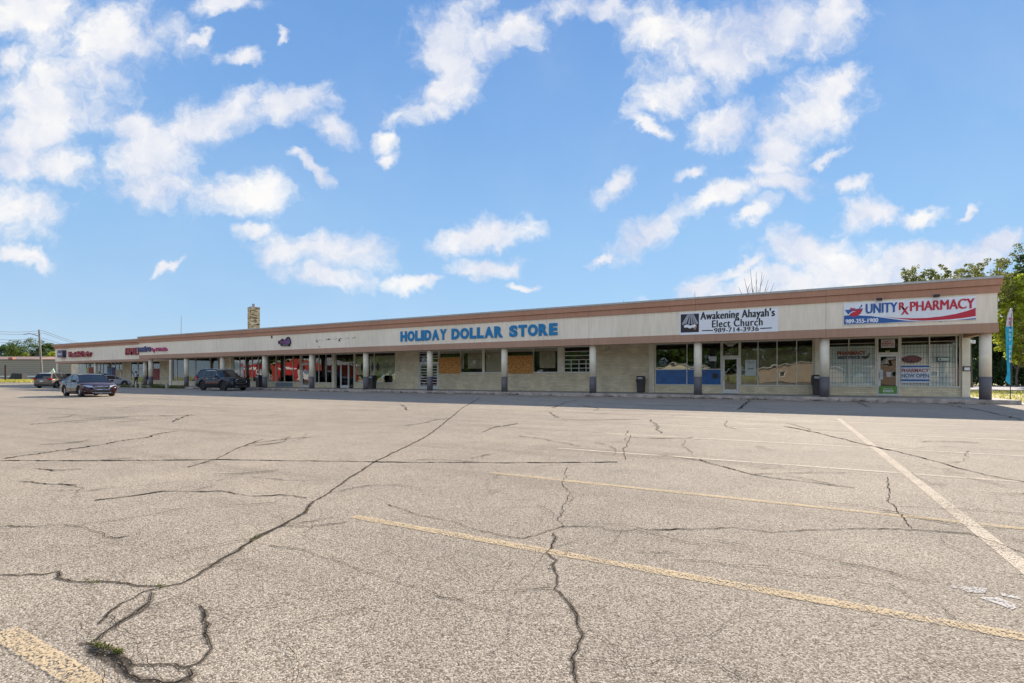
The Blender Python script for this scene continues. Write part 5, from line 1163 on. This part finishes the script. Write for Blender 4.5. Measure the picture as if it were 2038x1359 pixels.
# rooftop odds
x, y = CP(1100, 33.2); r = empty('roof_aerial', (x, y, 5.2), 0, 'small twisted dark aerial on the roof edge above the last blue letters', 'aerial')
b = MB(); b.tube([(0, 0, -.1), (.02, 0, .42)], .02, 5); b.tube([(-.32, 0, .34), (.0, 0, .42), (.2, 0, .38), (.35, 0, .30)], .022, 5); b.tube([(-.15, 0, .42), (.12, .1, .30)], .02, 5); b.tube([(-.05, 0, .5), (.1, 0, .36)], .02, 5); b.build('mast', MT['black'], r)
b = MB(); b.tube([(-.25, 0, .36), (-.2, .1, .45), (-.1, .1, .36)], .015, 5); b.build('element', MT['black'], r)

# ------------------------------------------------------------------ trees
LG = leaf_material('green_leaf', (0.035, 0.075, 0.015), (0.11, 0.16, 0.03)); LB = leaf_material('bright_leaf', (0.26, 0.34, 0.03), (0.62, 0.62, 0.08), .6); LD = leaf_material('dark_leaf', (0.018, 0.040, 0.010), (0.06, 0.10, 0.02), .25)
LS = leaf_material('sparse_leaf', (0.08, 0.10, 0.02), (0.26, 0.26, 0.06), .45)
def branch(mb, p, d, L, r, depth, rnd, tips, spread=.6, up=.15):
    n = 4; pts = [p.copy()]; q = p.copy(); dd = d.copy()
    for i in range(n):
        dd = (dd+Vector((rnd.gauss(0, .12), rnd.gauss(0, .12), rnd.gauss(0, .08)+up*.2))).normalized(); q = q+dd*L/n; pts.append(q.copy())
    mb.tube(pts, [r*(1-.45*i/n) for i in range(n+1)], 6 if depth < 2 else 4)
    if depth <= 2: tips.append(q.copy()); tips.append(pts[3].copy())
    if depth == 0: return
    for k in range(rnd.choice((3, 4))):
        nd = (dd+Vector((rnd.gauss(0, spread), rnd.gauss(0, spread), rnd.gauss(0, spread*.6)+up))).normalized()
        branch(mb, pts[rnd.choice((2, 3, 4, 4))], nd, L*rnd.uniform(.55, .8), r*.5, depth-1, rnd, tips, spread, up)
def tree(name, loc, h, cr, crown_z0, label, leafm, seed, n_clump=60, per=60, leaf=.16, trunk=.25, group=None, cat='tree', sparse=False, clr=1.0, shape=None):
    rnd = random.Random(seed); r = empty(name, (*loc, 0), 0, label, cat, group)
    tips = []; mb = MB(); th = crown_z0
    mb.tube([(0, 0, -.2), (rnd.uniform(-.1, .1), 0, th*.5), (rnd.uniform(-.2, .2), 0, th)], [trunk, trunk*.8, trunk*.65], 10)
    for k in range(5):
        a = k*2*PI/5+rnd.random(); branch(mb, Vector((0, 0, th*rnd.uniform(.8, 1))), Vector((math.cos(a)*.7, math.sin(a)*.7, rnd.uniform(.6, 1.3))).normalized(), (h-th)*.42, trunk*.5, 2, rnd, tips)
    mb.build('trunk', MT['bark'], r)
    c = MB(); zc = (h+crown_z0)/2; rz_ = (h-crown_z0)/2
    cent = []
    for k in range(n_clump):
        while True:
            v = Vector((rnd.uniform(-1, 1), rnd.uniform(-1, 1), rnd.uniform(-1, 1)))
            if .25 < v.length < 1: break
        v = v*(v.length**-.35)*.92; w = cr*(1+.25*noise.noise(v*1.7+Vector((seed, 0, 0))))
        cent.append(Vector((v.x*w, v.y*w, zc+v.z*rz_*(1+.2*noise.noise(v*2+Vector((0, seed, 0)))))))
    if sparse: cent = [t for t in tips if t.z > crown_z0*.9][:n_clump]
    for p in cent:
        s = cr*rnd.uniform(.12, .26)*clr; leaves(c, p, (s, s, s*.7), per, leaf, rnd, .8)
    c.build('crown', leafm, r); return r
# far left group
for px, t, h_, cr_, lb, m, sd_ in ((12, 225, 16.0, 6.6, 'round green tree at the left edge behind the metal building', LG, 1), (54, 235, 19.8, 9.4, 'tall broad green tree behind the metal building left of the pole', LG, 2), (32, 228, 14.5, 4.2, 'lighter narrow tree between the left edge and the tall broad tree', LB, 12),
     (92, 230, 17.3, 4.4, 'slim green tree right of the leaning utility pole', LG, 3), (104, 225, 12.5, 3.4, 'low bright green tree close beside the end of the mall', LB, 4), (78, 238, 14.5, 5.2, 'dark tree directly behind the leaning utility pole', LD, 5)):
    tree('tree', CP(px, t), h_, cr_, 4.5, lb, m, sd_, 120, 60, .30, .35, 'trees behind the metal building')
# right group
def rtree(px, t, topy, crpx, z0, lb, m, sd_, **k):
    h_ = (749.5-topy)/1008*t+H; return tree('tree', CP(px, t), h_, crpx/1008*t, z0, lb, m, sd_, group='trees behind the right end of the mall', **k)
rtree(2024, 60, 540, 40, 2.2, 'bright yellow-green maple beside the right end of the mall', LB, 21, n_clump=210, per=64, leaf=.19, clr=1.0, trunk=.12)
rtree(2068, 62, 480, 50, 5, 'tall green tree at the right edge of the photo', LG, 22, n_clump=120, per=70, leaf=.20)
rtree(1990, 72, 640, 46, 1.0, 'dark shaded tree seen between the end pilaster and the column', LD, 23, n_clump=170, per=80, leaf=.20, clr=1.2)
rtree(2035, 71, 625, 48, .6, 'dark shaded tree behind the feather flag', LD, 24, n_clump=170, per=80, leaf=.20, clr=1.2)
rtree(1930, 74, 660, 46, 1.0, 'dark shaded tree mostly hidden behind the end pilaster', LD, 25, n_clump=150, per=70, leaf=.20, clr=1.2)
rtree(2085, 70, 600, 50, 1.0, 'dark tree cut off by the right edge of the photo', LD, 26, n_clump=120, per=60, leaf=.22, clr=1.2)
rtree(1835, 62, 490, 74, 8.0, 'thin-leaved tree rising over the roof above the wide white sign', LS, 27, n_clump=260, per=26, leaf=.15, sparse=True, clr=.42, trunk=.2)
rtree(1932, 58, 478, 70, 8.0, 'thin-leaved tree rising over the right end of the roof', LS, 28, n_clump=260, per=26, leaf=.15, sparse=True, clr=.42, trunk=.2)
rtree(2010, 64, 455, 62, 8.0, 'loose spreading tree above the bright maple', LS, 29, n_clump=300, per=36, leaf=.15, sparse=True, clr=.7, trunk=.25)
# undergrowth at the foot of the right trees
b = MB(); rnd = random.Random(31)
for k in range(150):
    px = rnd.uniform(1900, 2110); t = rnd.uniform(66, 70); x, y = CP(px, t); leaves(b, (x, y, rnd.uniform(.4, 3.2)), (1.2, 1.0, .9), 46, .2, rnd)
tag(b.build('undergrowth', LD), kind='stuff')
# bare tree behind the roof
def bare(px, t, topy, w, lb, seed, n=9):
    rnd = random.Random(seed); x, y = CP(px, t); h_ = (749.5-topy)/1008*t+H; r = empty('bare_tree', (x, y, 0), 0, lb, 'bare tree', 'bare trees behind the roof')
    mb = MB(); z0 = 6.0; mb.tube([(0, 0, 0), (0, 0, z0)], [.22, .12], 8); mb.build('trunk', MT['bark'], r)
    mb = MB()
    for k in range(n):
        a = (k/(n-1)-.5)*2; tip = Vector((a*w*C_, a*w*S_, h_*(1-.30*a*a)*rnd.uniform(.94, 1.0))); p0 = Vector((0, 0, z0-.2)); mid = p0.lerp(tip, .5)+Vector((-a*.2, 0, .3))
        mb.tube([p0, mid, tip], [.075, .045, .014], 5)
        for j in range(3):
            s = p0.lerp(tip, rnd.uniform(.45, .8)); e = s+Vector((rnd.uniform(-.7, .7)*C_, rnd.uniform(-.3, .3), rnd.uniform(.5, 1.3))); mb.tube([s, e], [.03, .01], 4)
    mb.build('branches', MT['bark'], r)
bare(1505, 58, 532, 3.4, 'bare branching tree top above the roof left of the thin-leaved trees', 1, 11)
bare(1383, 60, 574, .9, 'short bare twigs above the roof over the sign with the book', 2, 5)
bare(1416, 60, 570, .9, 'forked bare twigs right of the other twigs above the roof', 5, 4)
bare(1241, 62, 592, .5, 'tiny bare twigs above the roof right of the blue letters', 3, 3)
bare(1598, 60, 570, .5, 'tiny leaning bare twig above the roof near its right third', 4, 2)

# ------------------------------------------------------------------ feather flag
fx, fy = GP(2011, 801); fr = empty('feather_flag', (fx, fy, 0), YAW, 'tall white and turquoise feather flag on a thin pole at the right', 'flag')
tf = fx*-S_+fy*C_; k_ = tf/1008; fz = lambda py: H+(749.5-py)*k_; fxx = lambda px: (px-2011)*k_
b = MB(); b.tube([(0, 0, 0), (0, 0, fz(770)), (fxx(2011.5), 0, fz(700)), (fxx(2012), .0, fz(650)), (fxx(2013), 0, fz(622)), (fxx(2013.5), 0, fz(612.5))], [.018, .016, .014, .012, .01, .008], 6); b.build('pole', MT['black'], fr)
b = MB(); b.tube([(-.25, -.1, .02), (0, 0, .06), (.25, .1, .02)], .015, 5); b.tube([(-.2, .2, .02), (0, 0, .06), (.2, -.2, .02)], .015, 5); b.build('base', MT['black'], fr)
rows = [(613, 2012.5, 2014), (616, 2010, 2014.5), (622, 2007, 2015), (630, 2004.5, 2015), (640, 2003, 2015), (650, 2001.5, 2015.5)]
rows2 = [(650, 2001.5, 2015.5), (660, 2001, 2016), (675, 2001.5, 2015.5), (690, 2002, 2014.5), (705, 2002.5, 2013.5), (720, 2003.5, 2012.5), (735, 2004, 2011.5), (745, 2004, 2011), (752, 2001.5, 2010.8), (758, 2000.5, 2010.5), (762, 2005, 2010.5), (765.5, 2009, 2010.6)]
def cloth(rows_, name, m):
    mb = MB(); n = 8; rg = []
    for (py, a, c) in rows_:
        rg.append([(fxx(a+(c-a)*j/n), .05*math.sin(j*1.3+py*.06)*math.sin(j/n*PI)+.0, fz(py)) for j in range(n+1)])
    mb.loft(rg, 0, False, False); o_ = mb.build(name, m, fr, True); s_ = o_.modifiers.new('s', 'SOLIDIFY'); s_.thickness = .004; return o_
cloth(rows, 'upper_cloth', mat('white_cloth', (.74, .70, .76), .8)); cloth(rows2, 'lower_cloth', mat('turquoise_cloth', (.02, .42, .58), .7, var=.2, scale=5))
def ftext(t, m, a, c, z0, z1): add_text(t, 'lettering', m, fr, fxx(a), fxx(c), fz(z1), fz(z0), -.06, .004, .03)
ftext('Rx', MT['magenta'], 2006, 2011.5, 632, 637); ftext('H', mat('magenta_soft', (.40, .14, .24), .6), 2006, 2011, 639, 646)
for i, ch in enumerate('NOWOPEN'): ftext(ch, mat('white_ink', (.55, .68, .70), .7), 2005.6, 2009.6, 654+i*9.4+(5 if i > 2 else 0), 660.5+i*9.4+(5 if i > 2 else 0))

# ------------------------------------------------------------------ the other side of the lot (seen in the shop glass)
def house(x, y, w, d, hw_, hr, label, cm, seed=0):
    r = empty('house', (x, y, 0), 0, label, 'house', 'houses across the road')
    b = MB(); b.prism([(-w/2, 0), (w/2, 0), (w/2, hw_), (0, hw_+hr-.15), (-w/2, hw_)], 0, d); b.build('wall', cm, r)
    b = MB()
    for s in (-1, 1): b.prism([(0, hw_+hr), (s*(w/2+.6), hw_-.25), (s*(w/2+.6), hw_-.05), (0, hw_+hr+.2)], -.5, d+.5)
    b.build('roof', mat('house_roof', (.5, .48, .44), .8), r)
    for wx_ in (-w*.22, w*.22):
        b = MB(); b.box(wx_-.7, wx_+.7, d+.005, d+.06, 1.1, 2.4); f_ = b.build('window', PW, r); b = MB(); b.box(wx_-.6, wx_+.6, d+.061, d+.07, 1.2, 2.3); b.build('pane', MT['carglass'], f_)
    return r
cmh = mat('tan_siding', (.36, .27, .20), .8); 
house(2.5, -66, 15, 12, 2.7, 1.7, 'tan gabled house across the road, reflected in the shop glass', cmh)
house(21, -64, 13, 12, 2.8, 2.4, 'tan barn-roofed house across the road, reflected in the pharmacy glass', cmh)
house(-22, -70, 14, 10, 2.8, 1.6, 'cream gabled house across the road, reflected in the middle windows', mat('cream_siding', (.62, .55, .42), .8))
def truck(x, y, rz, label, cm):
    r = empty('box_truck', (x, y, 0), rz, label, 'truck', 'box trucks across the lot')
    b = MB(); b.box(-3.6, 2.0, -1.2, 1.2, .9, 4.1); o_ = b.build('cargo_box', cm, r); bevel(o_, .05)
    b = MB(); b.loft([[(2.1, -1.1, .6), (4.6, -1.1, .6), (4.6, -1.1, 1.5), (3.7, -1.1, 1.7), (3.1, -1.05, 2.7), (2.1, -1.05, 2.8)], [(2.1, 1.1, .6), (4.6, 1.1, .6), (4.6, 1.1, 1.5), (3.7, 1.1, 1.7), (3.1, 1.05, 2.7), (2.1, 1.05, 2.8)]]); b.build('cab', PW, r)
    b = MB(); b.box(2.5, 3.2, -1.12, 1.12, 1.75, 2.5); b.build('cab_window', MT['carglass'], r)
    for wx_ in (-2.4, 3.5):
        for s in (-1, 1):
            b = MB(); b.loft([[(wx_+.48*math.cos(k*PI/10), s*yw, .48+.48*math.sin(k*PI/10)) for k in range(20)] for yw in (.9, 1.2)]); b.build('wheel', MT['rubber'], r)
    b = MB(); b.box(-3.5, 1.9, -1.215, -1.201, 2.9, 3.3); b.box(-3.5, 1.9, 1.201, 1.215, 2.9, 3.3); b.build('stripe', PW, r)
    return r
redp = mat('truck_red', (.50, .03, .03), .5)
truck(-112, -12, 0.1, 'red and white box truck, first of the row across the lot', redp); truck(-101, -14, -.2, 'red and white box truck turned slightly, second of the row across the lot', redp)
house(-140, -60, 26, 14, 5, 2.4, 'red roadside building across the lot at the left', mat('red_siding', (.38, .05, .03), .8))
# a belt of trees across the road
bt = tree('tree', (-20, -85), 13, 6.5, 1.0, 'full green tree in the row across the road', LG, 61, 60, 40, .45, .3, 'row of trees across the road')
rnd = random.Random(9)
for k in range(64):
    c = copy_tree(bt); c.location = (-210+k*4.2+rnd.uniform(-2, 2), -88+rnd.uniform(-7, 7), 0); c.rotation_euler[2] = rnd.uniform(0, 6); s = rnd.uniform(.8, 1.3); c.scale = (s, s, s)
